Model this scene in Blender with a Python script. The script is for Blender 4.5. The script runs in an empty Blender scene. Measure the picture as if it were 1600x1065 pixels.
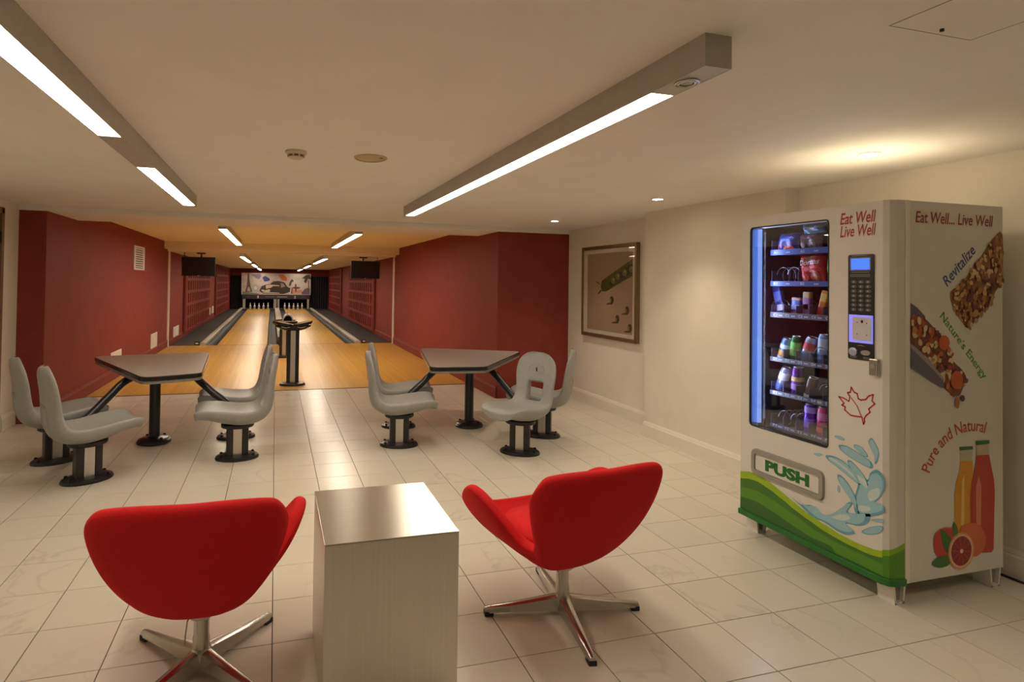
import bpy, bmesh, math, random
from mathutils import Matrix, Vector
random.seed(7)
R = math.radians
scene = bpy.context.scene
col = scene.collection

# ------------------------------------------------------------------ camera
cam_data = bpy.data.cameras.new('camera')
cam = bpy.data.objects.new('camera', cam_data)
col.objects.link(cam)
scene.camera = cam
cam_data.sensor_width = 36.0
cam_data.lens = 36.0 * 865.015 / 1600.0
cam_data.shift_x = (800.0 - 663.20) / 1600.0
cam_data.shift_y = -(532.5 - 427.80) / 1600.0
cam_data.clip_start = 0.05
cam_data.clip_end = 200


def cam_axes(yaw, pit, roll):
    def f(x, y, z):
        c, s = math.cos(yaw), math.sin(yaw)
        xr, zf, yu = x * c - y * s, x * s + y * c, z
        cp, sp = math.cos(pit), math.sin(pit)
        zf, yu = zf * cp + yu * sp, yu * cp - zf * sp
        cr, sr = math.cos(roll), math.sin(roll)
        xr, yu = xr * cr - yu * sr, xr * sr + yu * cr
        return xr, yu, zf
    a, b, c = f(1, 0, 0), f(0, 1, 0), f(0, 0, 1)
    return [Vector((a[i], b[i], c[i])) for i in range(3)]


rt, up, fw = cam_axes(0.26262, 0.01590, -0.01460)
cam.matrix_world = Matrix(((rt.x, up.x, -fw.x, 0.0), (rt.y, up.y, -fw.y, 0.0),
                           (rt.z, up.z, -fw.z, 1.43350), (0, 0, 0, 1)))

# ------------------------------------------------------------------ world, exposure
world = bpy.data.worlds.new('world')
scene.world = world
world.use_nodes = True
world.node_tree.nodes['Background'].inputs[0].default_value = (1.0, 0.9, 0.78, 1)
world.node_tree.nodes['Background'].inputs[1].default_value = 0.02
vs = scene.view_settings
vs.view_transform = 'Standard'
vs.look = 'None'
vs.gamma = 1
vs.use_curve_mapping = False
vs.exposure = 0.60
LAMP = (1.0, 0.87, 0.69)          # colour of the tube light
LAMP_FRONT = 22.0                 # long fixtures over the seating
LAMP_APPROACH = 25.0
LAMP_LANE = 23.0
SPOT_W = 30.0                     # recessed downlights

# ------------------------------------------------------------------ materials


def s2l(c):
    return tuple(((v / 255) / 12.92 if v / 255 <= .04045 else ((v / 255 + .055) / 1.055) ** 2.4) for v in c)


def new_mat(name):
    m = bpy.data.materials.new(name)
    m.use_nodes = True
    return m, m.node_tree.nodes, m.node_tree.links, m.node_tree.nodes['Principled BSDF']


MATS = {}


def pm(name, c, rough=.5, metal=0.0, var=.06, scale=14.0, bump=0.0, stretch=(1, 1, 1), coat=0.0, sheen=0.0, spec=.5):
    """a procedural paint / plastic / metal: noise tints the colour a little and can drive a bump"""
    if name in MATS:
        return MATS[name]
    m, N, L, P = new_mat(name)
    tc = N.new('ShaderNodeTexCoord')
    mp = N.new('ShaderNodeMapping')
    mp.inputs['Scale'].default_value = stretch
    nz = N.new('ShaderNodeTexNoise')
    nz.inputs['Scale'].default_value = scale
    nz.inputs['Detail'].default_value = 4
    rp = N.new('ShaderNodeValToRGB')
    rp.color_ramp.elements[0].position = .3
    rp.color_ramp.elements[1].position = .7
    rp.color_ramp.elements[0].color = (*[max(0, v * (1 - var)) for v in c], 1)
    rp.color_ramp.elements[1].color = (*[min(1, v * (1 + var)) for v in c], 1)
    L.new(tc.outputs['Object'], mp.inputs[0])
    L.new(mp.outputs[0], nz.inputs['Vector'])
    L.new(nz.outputs['Fac'], rp.inputs[0])
    L.new(rp.outputs[0], P.inputs['Base Color'])
    P.inputs['Roughness'].default_value = rough
    P.inputs['Metallic'].default_value = metal
    P.inputs['Specular IOR Level'].default_value = spec
    P.inputs['Coat Weight'].default_value = coat
    if sheen:
        P.inputs['Sheen Weight'].default_value = sheen
        P.inputs['Sheen Tint'].default_value = (*[min(1, v * 1.5) for v in c], 1)
    if bump:
        bp = N.new('ShaderNodeBump')
        bp.inputs['Strength'].default_value = bump
        bp.inputs['Distance'].default_value = .002
        L.new(nz.outputs['Fac'], bp.inputs['Height'])
        L.new(bp.outputs[0], P.inputs['Normal'])
    MATS[name] = m
    return m


def em(name, c, strength):
    if name in MATS:
        return MATS[name]
    m, N, L, P = new_mat(name)
    P.inputs['Base Color'].default_value = (*c, 1)
    P.inputs['Emission Color'].default_value = (*c, 1)
    P.inputs['Emission Strength'].default_value = strength
    MATS[name] = m
    return m


def ink(c):
    """flat print in one sRGB colour"""
    return pm('ink_%d_%d_%d' % c, s2l(c), .45, var=.04, scale=30)


def tile_material():
    m, N, L, P = new_mat('porcelain_tile')
    geo = N.new('ShaderNodeNewGeometry')
    oi = N.new('ShaderNodeObjectInfo')
    mul = N.new('ShaderNodeMath'); mul.operation = 'MULTIPLY'; mul.inputs[1].default_value = 37.0
    add = N.new('ShaderNodeVectorMath'); add.operation = 'ADD'
    L.new(oi.outputs['Random'], mul.inputs[0])
    L.new(geo.outputs['Position'], add.inputs[0]); L.new(mul.outputs[0], add.inputs[1])
    n1 = N.new('ShaderNodeTexNoise'); n1.inputs['Scale'].default_value = 1.7; n1.inputs['Detail'].default_value = 5
    n1.inputs['Distortion'].default_value = .8
    L.new(add.outputs[0], n1.inputs['Vector'])
    sub = N.new('ShaderNodeMath'); sub.operation = 'SUBTRACT'; sub.inputs[1].default_value = .5
    ab = N.new('ShaderNodeMath'); ab.operation = 'ABSOLUTE'
    L.new(n1.outputs['Fac'], sub.inputs[0]); L.new(sub.outputs[0], ab.inputs[0])
    rp = N.new('ShaderNodeValToRGB')
    e = rp.color_ramp.elements
    e[0].position = 0; e[0].color = (.59, .54, .445, 1)
    e[1].position = .016; e[1].color = (.675, .625, .525, 1)
    n2 = N.new('ShaderNodeTexNoise'); n2.inputs['Scale'].default_value = .9; n2.inputs['Detail'].default_value = 2
    L.new(add.outputs[0], n2.inputs['Vector'])
    rp2 = N.new('ShaderNodeValToRGB')
    rp2.color_ramp.elements[0].position = .46; rp2.color_ramp.elements[1].position = .62
    mx = N.new('ShaderNodeMix'); mx.data_type = 'RGBA'
    mx.inputs['A'].default_value = (.675, .625, .525, 1)
    L.new(n2.outputs['Fac'], rp2.inputs[0]); L.new(ab.outputs[0], rp.inputs[0])
    L.new(rp2.outputs[0], mx.inputs['Factor']); L.new(rp.outputs[0], mx.inputs['B'])
    hs = N.new('ShaderNodeHueSaturation')
    mr = N.new('ShaderNodeMapRange'); mr.inputs['To Min'].default_value = .96; mr.inputs['To Max'].default_value = 1.03
    L.new(oi.outputs['Random'], mr.inputs['Value']); L.new(mr.outputs[0], hs.inputs['Value'])
    L.new(mx.outputs['Result'], hs.inputs['Color']); L.new(hs.outputs[0], P.inputs['Base Color'])
    P.inputs['Roughness'].default_value = .25
    P.inputs['Specular IOR Level'].default_value = .45
    MATS['tile'] = m
    return m


def wood_material(name, c1, c2, rough):
    m, N, L, P = new_mat(name)
    geo = N.new('ShaderNodeNewGeometry')
    sep = N.new('ShaderNodeSeparateXYZ'); cmb = N.new('ShaderNodeCombineXYZ')
    L.new(geo.outputs['Position'], sep.inputs[0])
    L.new(sep.outputs['Y'], cmb.inputs['X']); L.new(sep.outputs['X'], cmb.inputs['Y'])
    br = N.new('ShaderNodeTexBrick')
    br.offset = .37; br.inputs['Scale'].default_value = 1.0
    br.inputs['Brick Width'].default_value = 4.5
    br.inputs['Row Height'].default_value = .053
    br.inputs['Mortar Size'].default_value = .0012
    br.inputs['Mortar Smooth'].default_value = .3
    br.inputs['Color1'].default_value = (*c1, 1)
    br.inputs['Color2'].default_value = (*c2, 1)
    br.inputs['Mortar'].default_value = (*[v * .75 for v in c2], 1)
    L.new(cmb.outputs[0], br.inputs['Vector'])
    mp = N.new('ShaderNodeMapping'); mp.inputs['Scale'].default_value = (.3, 40, 1)
    L.new(cmb.outputs[0], mp.inputs[0])
    nz = N.new('ShaderNodeTexNoise'); nz.inputs['Scale'].default_value = 1.6; nz.inputs['Detail'].default_value = 6
    L.new(mp.outputs[0], nz.inputs['Vector'])
    hs = N.new('ShaderNodeHueSaturation')
    mr = N.new('ShaderNodeMapRange'); mr.inputs['To Min'].default_value = .80; mr.inputs['To Max'].default_value = 1.18
    L.new(nz.outputs['Fac'], mr.inputs['Value']); L.new(mr.outputs[0], hs.inputs['Value'])
    L.new(br.outputs['Color'], hs.inputs['Color']); L.new(hs.outputs[0], P.inputs['Base Color'])
    P.inputs['Roughness'].default_value = rough
    P.inputs['Coat Weight'].default_value = .08
    P.inputs['Coat Roughness'].default_value = .2
    return m


def glass_material(name, tint, mirror):
    m, N, L, P = new_mat(name)
    N.remove(P)
    out = N['Material Output']
    tr = N.new('ShaderNodeBsdfTransparent'); tr.inputs[0].default_value = (*tint, 1)
    gl = N.new('ShaderNodeBsdfGlossy'); gl.inputs['Roughness'].default_value = .015
    lw = N.new('ShaderNodeLayerWeight'); lw.inputs['Blend'].default_value = .5
    pw = N.new('ShaderNodeMath'); pw.operation = 'POWER'; pw.inputs[1].default_value = 4.0
    fr = N.new('ShaderNodeMapRange'); fr.inputs['To Min'].default_value = mirror; fr.inputs['To Max'].default_value = 1.0
    L.new(lw.outputs['Facing'], pw.inputs[0]); L.new(pw.outputs[0], fr.inputs['Value'])
    mx = N.new('ShaderNodeMixShader')
    L.new(fr.outputs[0], mx.inputs[0]); L.new(tr.outputs[0], mx.inputs[1]); L.new(gl.outputs[0], mx.inputs[2])
    L.new(mx.outputs[0], out.inputs[0])
    return m


def brushed_material(name, c, rough, stretch, bump=.10, aniso=0.0):
    m, N, L, P = new_mat(name)
    tc = N.new('ShaderNodeTexCoord'); mp = N.new('ShaderNodeMapping'); mp.inputs['Scale'].default_value = stretch
    nz = N.new('ShaderNodeTexNoise'); nz.inputs['Scale'].default_value = 3; nz.inputs['Detail'].default_value = 5
    L.new(tc.outputs['Object'], mp.inputs[0]); L.new(mp.outputs[0], nz.inputs['Vector'])
    mr = N.new('ShaderNodeMapRange'); mr.inputs['To Min'].default_value = rough - .05; mr.inputs['To Max'].default_value = rough + .06
    L.new(nz.outputs['Fac'], mr.inputs['Value']); L.new(mr.outputs[0], P.inputs['Roughness'])
    hs = N.new('ShaderNodeHueSaturation'); hs.inputs['Color'].default_value = (*c, 1)
    mr2 = N.new('ShaderNodeMapRange'); mr2.inputs['To Min'].default_value = .9; mr2.inputs['To Max'].default_value = 1.1
    L.new(nz.outputs['Fac'], mr2.inputs['Value']); L.new(mr2.outputs[0], hs.inputs['Value'])
    L.new(hs.outputs[0], P.inputs['Base Color'])
    P.inputs['Metallic'].default_value = 1
    if aniso:
        tg = N.new('ShaderNodeTangent'); tg.direction_type = 'RADIAL'; tg.axis = 'X'
        L.new(tg.outputs[0], P.inputs['Tangent'])
        P.inputs['Anisotropic'].default_value = aniso
    bp = N.new('ShaderNodeBump'); bp.inputs['Strength'].default_value = bump; bp.inputs['Distance'].default_value = .001
    L.new(nz.outputs['Fac'], bp.inputs['Height']); L.new(bp.outputs[0], P.inputs['Normal'])
    return m


WALL = pm('cream_wall_paint', (.80, .745, .64), .62, var=.025, scale=5, bump=.05)
CEIL = pm('cream_ceiling_paint', (.90, .855, .77), .7, var=.02, scale=4)
TRIM = pm('cream_trim_paint', (.82, .77, .67), .45, var=.02)
RED = pm('maroon_wall_paint', (.255, .045, .034), .6, var=.07, scale=5, bump=.06, spec=.18)
REDTRIM = pm('maroon_trim_paint', (.225, .040, .030), .55, var=.05, spec=.15)
REDDARK = pm('dark_maroon_board', (.045, .008, .008), .7, var=.1)
GROUT = pm('tile_grout', (.13, .10, .07), .8, var=.1, scale=60)
TILE = tile_material()
WOOD = wood_material('approach_maple', (.64, .365, .060), (.54, .285, .042), .34)
LANEWOOD = wood_material('lane_maple', (.64, .37, .065), (.55, .295, .046), .32)
GUTTER = pm('gutter_plastic', (.022, .023, .025), .55, var=.1, spec=.25)
CAPM = pm('gutter_cap_vinyl', (.50, .45, .36), .4)
DARKFLOOR = pm('dark_lane_floor', (.035, .035, .033), .6, var=.15)
BLACKCLOTH = pm('black_drape', (.012, .012, .014), .9, var=.2)
BLACK = pm('black_powder_coat', (.016, .015, .015), .32, var=.15, scale=40)
BLACKGLOSS = pm('black_gloss_plastic', (.012, .012, .013), .15, var=.1)
RUBBER = pm('black_rubber', (.02, .02, .02), .7)
SHELL = pm('grey_seat_plastic', (.33, .325, .315), .45, var=.05, scale=30)
ALU = pm('satin_aluminium', (.62, .60, .56), .38, 1.0, var=.05, scale=25, stretch=(1, 1, .1))
FIXTURE = pm('grey_fixture_metal', (.50, .475, .43), .45, .3, var=.04)
LAMINATE = pm('grey_laminate', (.33, .295, .27), .32, var=.08, scale=60)
REDWOOL = pm('red_wool', (.60, .004, .006), .9, var=.08, scale=160, bump=.25, sheen=.45)
CHROME = pm('polished_aluminium', (.55, .53, .49), .27, 1.0, var=.04, scale=8)
STEEL_SIDE = brushed_material('brushed_steel_upright', (.62, .58, .50), .36, (60, 60, 1.0))
STEEL_TOP = brushed_material('brushed_steel_top', (.66, .63, .56), .30, (1.0, 60, 60), .02, .85)
MACHINE = pm('white_machine_enamel', (.70, .67, .61), .38, var=.02)
MACHGREY = pm('grey_machine_plastic', (.30, .28, .25), .4)
LEGWHITE = pm('white_leg_enamel', (.80, .77, .71), .4)
INTERIOR = pm('dark_machine_interior', (.035, .035, .04), .5)
GLASS = glass_material('door_glass', (.95, .96, .98), .125)
PICGLASS = glass_material('picture_glass', (.98, .98, .98), .02)
PLATE = pm('white_cover_plate', (.72, .69, .62), .4)
DIFF = em('fixture_diffuser', LAMP, LAMP_FRONT)
DIFFA = em('approach_diffuser', LAMP, LAMP_APPROACH)
DIFFL = em('lane_diffuser', LAMP, LAMP_LANE)

# ------------------------------------------------------------------ mesh helpers
# the room was surveyed in units that are longer in depth and a little taller than metres
KY, KZ = 0.77618, 0.97846


def W(x, y, z):
    return (x, y * KY, z * KZ)


def T(x, y, z):
    return Matrix.Translation(W(x, y, z))



class MB:
    """collects shapes in a bmesh, one mesh object at the end"""

    w = False

    def __init__(self):
        self.bm = bmesh.new()
        self.mi = 0

    def face(self, vs):
        try:
            f = self.bm.faces.new(vs)
            f.material_index = self.mi
            return f
        except ValueError:
            return None

    def box(self, x0, x1, y0, y1, z0, z1):
        v = [self.bm.verts.new((x, y, z)) for z in (z0, z1) for (x, y) in ((x0, y0), (x1, y0), (x1, y1), (x0, y1))]
        for q in ((3, 2, 1, 0), (4, 5, 6, 7), (0, 1, 5, 4), (1, 2, 6, 5), (2, 3, 7, 6), (3, 0, 4, 7)):
            self.face([v[i] for i in q])
        return self

    def prism(self, poly, z0, z1):
        a = [self.bm.verts.new((x, y, z0)) for x, y in poly]
        b = [self.bm.verts.new((x, y, z1)) for x, y in poly]
        n = len(poly)
        self.face(a[::-1]); self.face(b)
        for i in range(n):
            self.face((a[i], a[(i + 1) % n], b[(i + 1) % n], b[i]))
        return self

    def loft(self, rings, cap=True, closed=True):
        rr = [[self.bm.verts.new(p) for p in r] for r in rings]
        n = len(rr[0])
        for a, b in zip(rr, rr[1:]):
            for i in range(n if closed else n - 1):
                self.face((a[i], a[(i + 1) % n], b[(i + 1) % n], b[i]))
        if cap:
            self.face(rr[0][::-1]); self.face(rr[-1])
        return self

    def lathe(self, prof, c=(0, 0), n=24, sx=1.0, sy=1.0):
        rings = [[(c[0] + r * sx * math.cos(2 * math.pi * i / n), c[1] + r * sy * math.sin(2 * math.pi * i / n), z) for i in range(n)] for r, z in prof]
        return MB.loft(self, rings)

    def tube(self, path, rad, n=12):
        pts = [Vector(p) for p in path]
        rings = []
        for i, p in enumerate(pts):
            d = (pts[min(i + 1, len(pts) - 1)] - pts[max(i - 1, 0)]).normalized()
            u = d.cross(Vector((0, 0, 1)))
            if u.length < 1e-3:
                u = d.cross(Vector((0, 1, 0)))
            u.normalize(); w = d.cross(u).normalized()
            r = rad[i] if isinstance(rad, (list, tuple)) else rad
            rings.append([tuple(p + u * r * math.cos(2 * math.pi * k / n) + w * r * math.sin(2 * math.pi * k / n)) for k in range(n)])
        return MB.loft(self, rings)

    def xf(self, M):
        self.bm.transform(M)
        return self


class WB(MB):
    """the same, for shapes given in surveyed room coordinates"""
    w = True

    def box(self, x0, x1, y0, y1, z0, z1):
        return MB.box(self, x0, x1, y0 * KY, y1 * KY, z0 * KZ, z1 * KZ)

    def prism(self, poly, z0, z1):
        return MB.prism(self, [(x, y * KY) for x, y in poly], z0 * KZ, z1 * KZ)

    def loft(self, rings, cap=True, closed=True):
        return MB.loft(self, [[W(*p) for p in r] for r in rings], cap, closed)

    def lathe(self, prof, c=(0, 0), n=24, sx=1.0, sy=1.0):
        return MB.lathe(self, [(r, z * KZ) for r, z in prof], (c[0], c[1] * KY), n, sx, sy)

    def tube(self, path, rad, n=12):
        return MB.tube(self, [W(*p) for p in path], rad, n)


def obj(name, mb, mat, parent=None, world=False, smooth=False, bevel=0.0, seg=2, sub=0, loc=None, rotz=0.0):
    if parent is not None and world:
        W = Matrix.Identity(4)
        q = parent
        while q is not None:
            W = q.matrix_basis @ W
            q = q.parent
        mb.bm.transform(W.inverted())
    if not world and not mb.w:
        mb.bm.transform(Matrix.Diagonal((1, 1, KZ, 1)))
    bmesh.ops.recalc_face_normals(mb.bm, faces=mb.bm.faces)
    me = bpy.data.meshes.new(name)
    mb.bm.to_mesh(me); mb.bm.free()
    for mm in (mat if isinstance(mat, (list, tuple)) else [mat]):
        me.materials.append(mm)
    if smooth:
        me.polygons.foreach_set('use_smooth', [True] * len(me.polygons))
        if smooth != 'all':
            me.set_sharp_from_angle(angle=R(38))
    o = bpy.data.objects.new(name, me)
    col.objects.link(o)
    if parent is not None:
        o.parent = parent
    if loc is not None:
        o.location = loc
    o.rotation_euler[2] = rotz
    if bevel:
        b = o.modifiers.new('bevel', 'BEVEL'); b.width = bevel; b.segments = seg; b.limit_method = 'ANGLE'; b.angle_limit = R(40)
    if sub:
        s = o.modifiers.new('sub', 'SUBSURF'); s.levels = sub; s.render_levels = sub
    return o


def tag(o, label, cat, group=None, kind=None):
    o['label'] = label
    o['category'] = cat
    if group:
        o['group'] = group
    if kind:
        o['kind'] = kind
    return o


def thing(name, label, cat, loc=(0, 0, 0), rotz=0.0, group=None, kind=None):
    loc = W(*loc)
    o = bpy.data.objects.new(name, None)
    col.objects.link(o)
    o.empty_display_size = .1
    o.location = loc
    o.rotation_euler[2] = rotz
    o.matrix_basis = Matrix.Translation(loc) @ Matrix.Rotation(rotz, 4, 'Z')
    return tag(o, label, cat, group, kind)


def struct(name, mb, mat, label, cat, **kw):
    return tag(obj(name, mb, mat, **kw), label, cat, kind='structure')


def catmull(pts, n, closed=False):
    P = [Vector(p) for p in pts]
    m = len(P)
    out = []
    segs = m if closed else m - 1
    for i in range(segs):
        if closed:
            a, b, c, d = P[(i - 1) % m], P[i], P[(i + 1) % m], P[(i + 2) % m]
        else:
            a, b, c, d = P[max(i - 1, 0)], P[i], P[i + 1], P[min(i + 2, m - 1)]
        for k in range(n):
            t = k / n
            out.append(.5 * ((2 * b) + (c - a) * t + (2 * a - 5 * b + 4 * c - d) * t * t + (3 * b - a - 3 * c + d) * t ** 3))
    if not closed:
        out.append(P[-1])
    return out


def rounded(poly, r, n=5):
    out = []
    m = len(poly)
    for i in range(m):
        p, a, b = Vector(poly[i]), Vector(poly[i - 1]), Vector(poly[(i + 1) % m])
        da, db = (a - p).normalized(), (b - p).normalized()
        ang = da.angle(db)
        t = min(r / math.tan(ang / 2), (a - p).length * .45, (b - p).length * .45)
        p0, p1 = p + da * t, p + db * t
        for k in range(n + 1):
            s = k / n
            out.append(tuple((p0 * (1 - s) ** 2) + p * 2 * s * (1 - s) + p1 * s * s))
    return out


def rrect(a0, a1, b0, b1, r, n=5):
    return rounded([(a0, b0), (a1, b0), (a1, b1), (a0, b1)], r, n)


# frames that carry flat print: (a, b, height off the surface) -> world point
def front_frame(X):
    return lambda a, b, h: (X - h, a * KY, b * KZ)          # a = world Y, b = Z, looks toward -X


def side_frame(Y):
    return lambda a, b, h: (a, Y * KY - h, b * KZ)          # a = world X, b = Z, looks toward -Y


def prints(name, items, frame, parent, label=None):
    """flat print: items are (polygon, sRGB colour, layer); layers lie 0.35 mm apart"""
    mb = MB()
    mats = []
    for poly, c, lay in items:
        mm = ink(c)
        if mm not in mats:
            mats.append(mm)
        mb.mi = mats.index(mm)
        mb.face([mb.bm.verts.new(frame(p[0], p[1], .0006 + .00035 * lay)) for p in poly])
    o = obj(name, mb, mats, parent, world=True)
    if label:
        o['label'] = label
    return o


TEXTCACHE = {}


def text_mesh(body, shear=0.0, bold=0.0):
    key = (body, shear, bold)
    if key not in TEXTCACHE:
        cu = bpy.data.curves.new('lettering', 'FONT')
        cu.body = body; cu.size = 1.0; cu.shear = shear; cu.offset = bold; cu.resolution_u = 3
        to = bpy.data.objects.new('lettering_source', cu)
        col.objects.link(to)
        dg = bpy.context.evaluated_depsgraph_get(); dg.update()
        me = bpy.data.meshes.new_from_object(to.evaluated_get(dg))
        V = [(v.co.x, v.co.y) for v in me.vertices]
        F = [tuple(p.vertices) for p in me.polygons]
        bpy.data.objects.remove(to); bpy.data.curves.remove(cu); bpy.data.meshes.remove(me)
        x0, x1 = min(v[0] for v in V), max(v[0] for v in V)
        y0, y1 = min(v[1] for v in V), max(v[1] for v in V)
        TEXTCACHE[key] = ([((x - x0) / (x1 - x0), (y - y0) / (y1 - y0)) for x, y in V], F)
    return TEXTCACHE[key]


def lettering(body, mapping, c, parent, shear=0.0, bold=0.0, name='lettering', mat=None):
    """mapping takes (u, v) in 0..1 over the word's box to a world point"""
    V, F = text_mesh(body, shear, bold)
    mb = MB()
    vv = [mb.bm.verts.new(W(*mapping(u, v))) for u, v in V]
    for f in F:
        mb.face([vv[i] for i in f])
    return obj(name, mb, mat or ink(c), parent, world=True)

# outlines of flat print, in metres on the surface that carries it
LIME_TOP = [(3.484, 0.348), (3.414, 0.363), (3.336, 0.37), (3.243, 0.352), (3.136, 0.325), (3.052, 0.299), (2.939, 0.27), (2.817, 0.248), (2.704, 0.233), (2.597, 0.229), (2.508, 0.235), (2.43, 0.254)]
LIME_BOT = [(3.484, 0.305), (3.414, 0.322), (3.336, 0.326), (3.225, 0.308), (3.136, 0.285), (3.035, 0.257), (2.939, 0.236), (2.817, 0.213), (2.676, 0.202), (2.545, 0.201), (2.484, 0.209), (2.43, 0.225)]
BAND1_BOT = [(3.483, 0.253), (3.355, 0.27), (3.206, 0.258), (3.035, 0.228), (2.877, 0.195), (2.731, 0.185)]
BAND2_BOT = [(3.482, 0.195), (3.354, 0.207), (3.206, 0.191), (3.034, 0.164), (2.907, 0.15), (2.817, 0.154)]
SPLASH = [[(2.755, 0.716), (2.727, 0.724), (2.692, 0.717), (2.699, 0.707), (2.734, 0.708)], [(2.529, 0.756), (2.512, 0.746), (2.485, 0.703), (2.491, 0.661), (2.507, 0.637), (2.512, 0.676), (2.535, 0.712), (2.544, 0.736)], [(2.727, 0.677), (2.678, 0.684), (2.598, 0.666), (2.528, 0.642), (2.522, 0.613), (2.572, 0.615), (2.651, 0.632), (2.713, 0.655)], [(2.625, 0.704), (2.586, 0.7), (2.547, 0.668), (2.566, 0.658), (2.605, 0.675), (2.631, 0.69)], [(2.897, 0.593), (2.864, 0.605), (2.831, 0.604), (2.864, 0.589)], [(2.812, 0.606), (2.747, 0.614), (2.671, 0.595), (2.598, 0.551), (2.547, 0.524), (2.585, 0.513), (2.651, 0.532), (2.733, 0.563), (2.797, 0.585)], [(2.671, 0.614), (2.638, 0.614), (2.572, 0.568), (2.534, 0.517), (2.598, 0.541), (2.651, 0.579)], [(2.736, 0.525), (2.705, 0.527), (2.657, 0.493), (2.611, 0.432), (2.597, 0.374), (2.624, 0.397), (2.664, 0.438), (2.719, 0.486)], [(2.598, 0.525), (2.547, 0.555), (2.534, 0.589), (2.497, 0.614), (2.461, 0.598), (2.451, 0.551), (2.472, 0.494), (2.509, 0.453), (2.46, 0.458), (2.454, 0.43), (2.484, 0.405), (2.546, 0.378), (2.617, 0.368), (2.63, 0.427), (2.611, 0.495)], [(2.73, 0.475), (2.716, 0.465), (2.721, 0.442), (2.735, 0.449)], [(3.06, 0.32), (2.986, 0.301), (2.908, 0.32), (2.847, 0.294), (2.774, 0.317), (2.704, 0.372), (2.664, 0.411), (2.637, 0.414), (2.67, 0.361), (2.597, 0.374), (2.534, 0.394), (2.546, 0.349), (2.597, 0.317), (2.677, 0.301), (2.623, 0.271), (2.704, 0.243), (2.818, 0.259), (2.908, 0.263)], [(2.584, 0.295), (2.533, 0.333), (2.472, 0.359), (2.458, 0.351), (2.484, 0.32), (2.546, 0.293)], [(2.527, 0.368), (2.484, 0.388), (2.453, 0.39), (2.472, 0.374)]]
SPLASH_LIGHT = [[(2.611, 0.558), (2.566, 0.549), (2.547, 0.514), (2.585, 0.523)], [(2.547, 0.493), (2.485, 0.531), (2.485, 0.491), (2.534, 0.456)], [(2.597, 0.416), (2.534, 0.425), (2.546, 0.401), (2.597, 0.39)], [(2.79, 0.598), (2.733, 0.596), (2.651, 0.563), (2.611, 0.532), (2.678, 0.562)], [(2.774, 0.301), (2.69, 0.344), (2.65, 0.336), (2.704, 0.308)]]
LEAF = [(2.575, 0.812), (2.584, 0.845), (2.619, 0.842), (2.651, 0.841), (2.69, 0.861), (2.686, 0.876), (2.709, 0.882), (2.694, 0.893), (2.728, 0.921), (2.697, 0.919), (2.663, 0.908), (2.658, 0.932), (2.673, 0.95), (2.655, 0.954), (2.649, 0.981), (2.631, 0.958), (2.612, 0.954), (2.607, 0.931), (2.59, 0.926), (2.561, 0.934), (2.544, 0.953), (2.517, 0.964), (2.525, 0.933), (2.508, 0.922), (2.544, 0.891), (2.536, 0.877), (2.561, 0.855), (2.57, 0.84), (2.567, 0.826)]
VEIN = [(2.649, 0.928), (2.612, 0.893), (2.587, 0.845)]
SCOOP_BACK = [(2.819, 1.405), (2.865, 1.38), (2.913, 1.339), (2.906, 1.313), (2.819, 1.324)]
SCOOP = [(2.819, 1.212), (2.879, 1.171), (2.947, 1.118), (3.024, 1.044), (3.02, 0.998), (2.934, 1.037), (2.819, 1.099)]
NUTS = [(2.819, 1.339), (2.892, 1.339), (2.947, 1.303), (3.003, 1.251), (3.066, 1.188), (3.094, 1.125), (3.151, 1.082), (3.18, 1.039), (3.159, 0.998), (3.13, 0.957), (3.073, 0.97), (3.017, 1.013), (2.975, 1.097), (2.892, 1.17), (2.819, 1.212)]
BAR = [(3.373, 1.735), (3.429, 1.748), (3.428, 1.5), (3.395, 1.483), (3.35, 1.418), (3.275, 1.343), (3.19, 1.283), (3.144, 1.323), (3.094, 1.375), (3.073, 1.427), (3.08, 1.464), (3.144, 1.496), (3.209, 1.565), (3.276, 1.631), (3.335, 1.697)]
BAR_SIDE = [(3.428, 1.543), (3.428, 1.494), (3.395, 1.483), (3.35, 1.418), (3.275, 1.343), (3.19, 1.283), (3.176, 1.312), (3.261, 1.386), (3.35, 1.472)]
B1 = [(3.138, 0.693), (3.22, 0.691), (3.218, 0.633), (3.224, 0.586), (3.224, 0.327), (3.211, 0.291), (3.122, 0.3), (3.103, 0.321), (3.099, 0.486), (3.109, 0.54), (3.132, 0.593), (3.14, 0.639)]
B1_JUICE = [(3.138, 0.643), (3.22, 0.639), (3.224, 0.586), (3.224, 0.327), (3.211, 0.291), (3.122, 0.3), (3.103, 0.321), (3.099, 0.486), (3.109, 0.54), (3.132, 0.593)]
B1_CAP = [(3.132, 0.711), (3.222, 0.709), (3.223, 0.693), (3.133, 0.694)]
B2 = [(3.246, 0.714), (3.329, 0.712), (3.331, 0.661), (3.342, 0.615), (3.364, 0.538), (3.369, 0.481), (3.361, 0.2), (3.348, 0.183), (3.224, 0.192), (3.209, 0.236), (3.202, 0.468), (3.214, 0.541), (3.237, 0.613), (3.245, 0.664)]
B2_JUICE = [(3.245, 0.664), (3.331, 0.661), (3.342, 0.615), (3.364, 0.538), (3.369, 0.481), (3.361, 0.2), (3.348, 0.183), (3.224, 0.192), (3.209, 0.236), (3.202, 0.468), (3.214, 0.541), (3.237, 0.613)]
B2_CAP = [(3.239, 0.733), (3.331, 0.732), (3.333, 0.714), (3.24, 0.713)]
HI1 = [(3.147, 0.546), (3.166, 0.582), (3.163, 0.333), (3.141, 0.335)]
HI2 = [(3.24, 0.511), (3.26, 0.565), (3.276, 0.508), (3.273, 0.322), (3.243, 0.325)]
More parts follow.
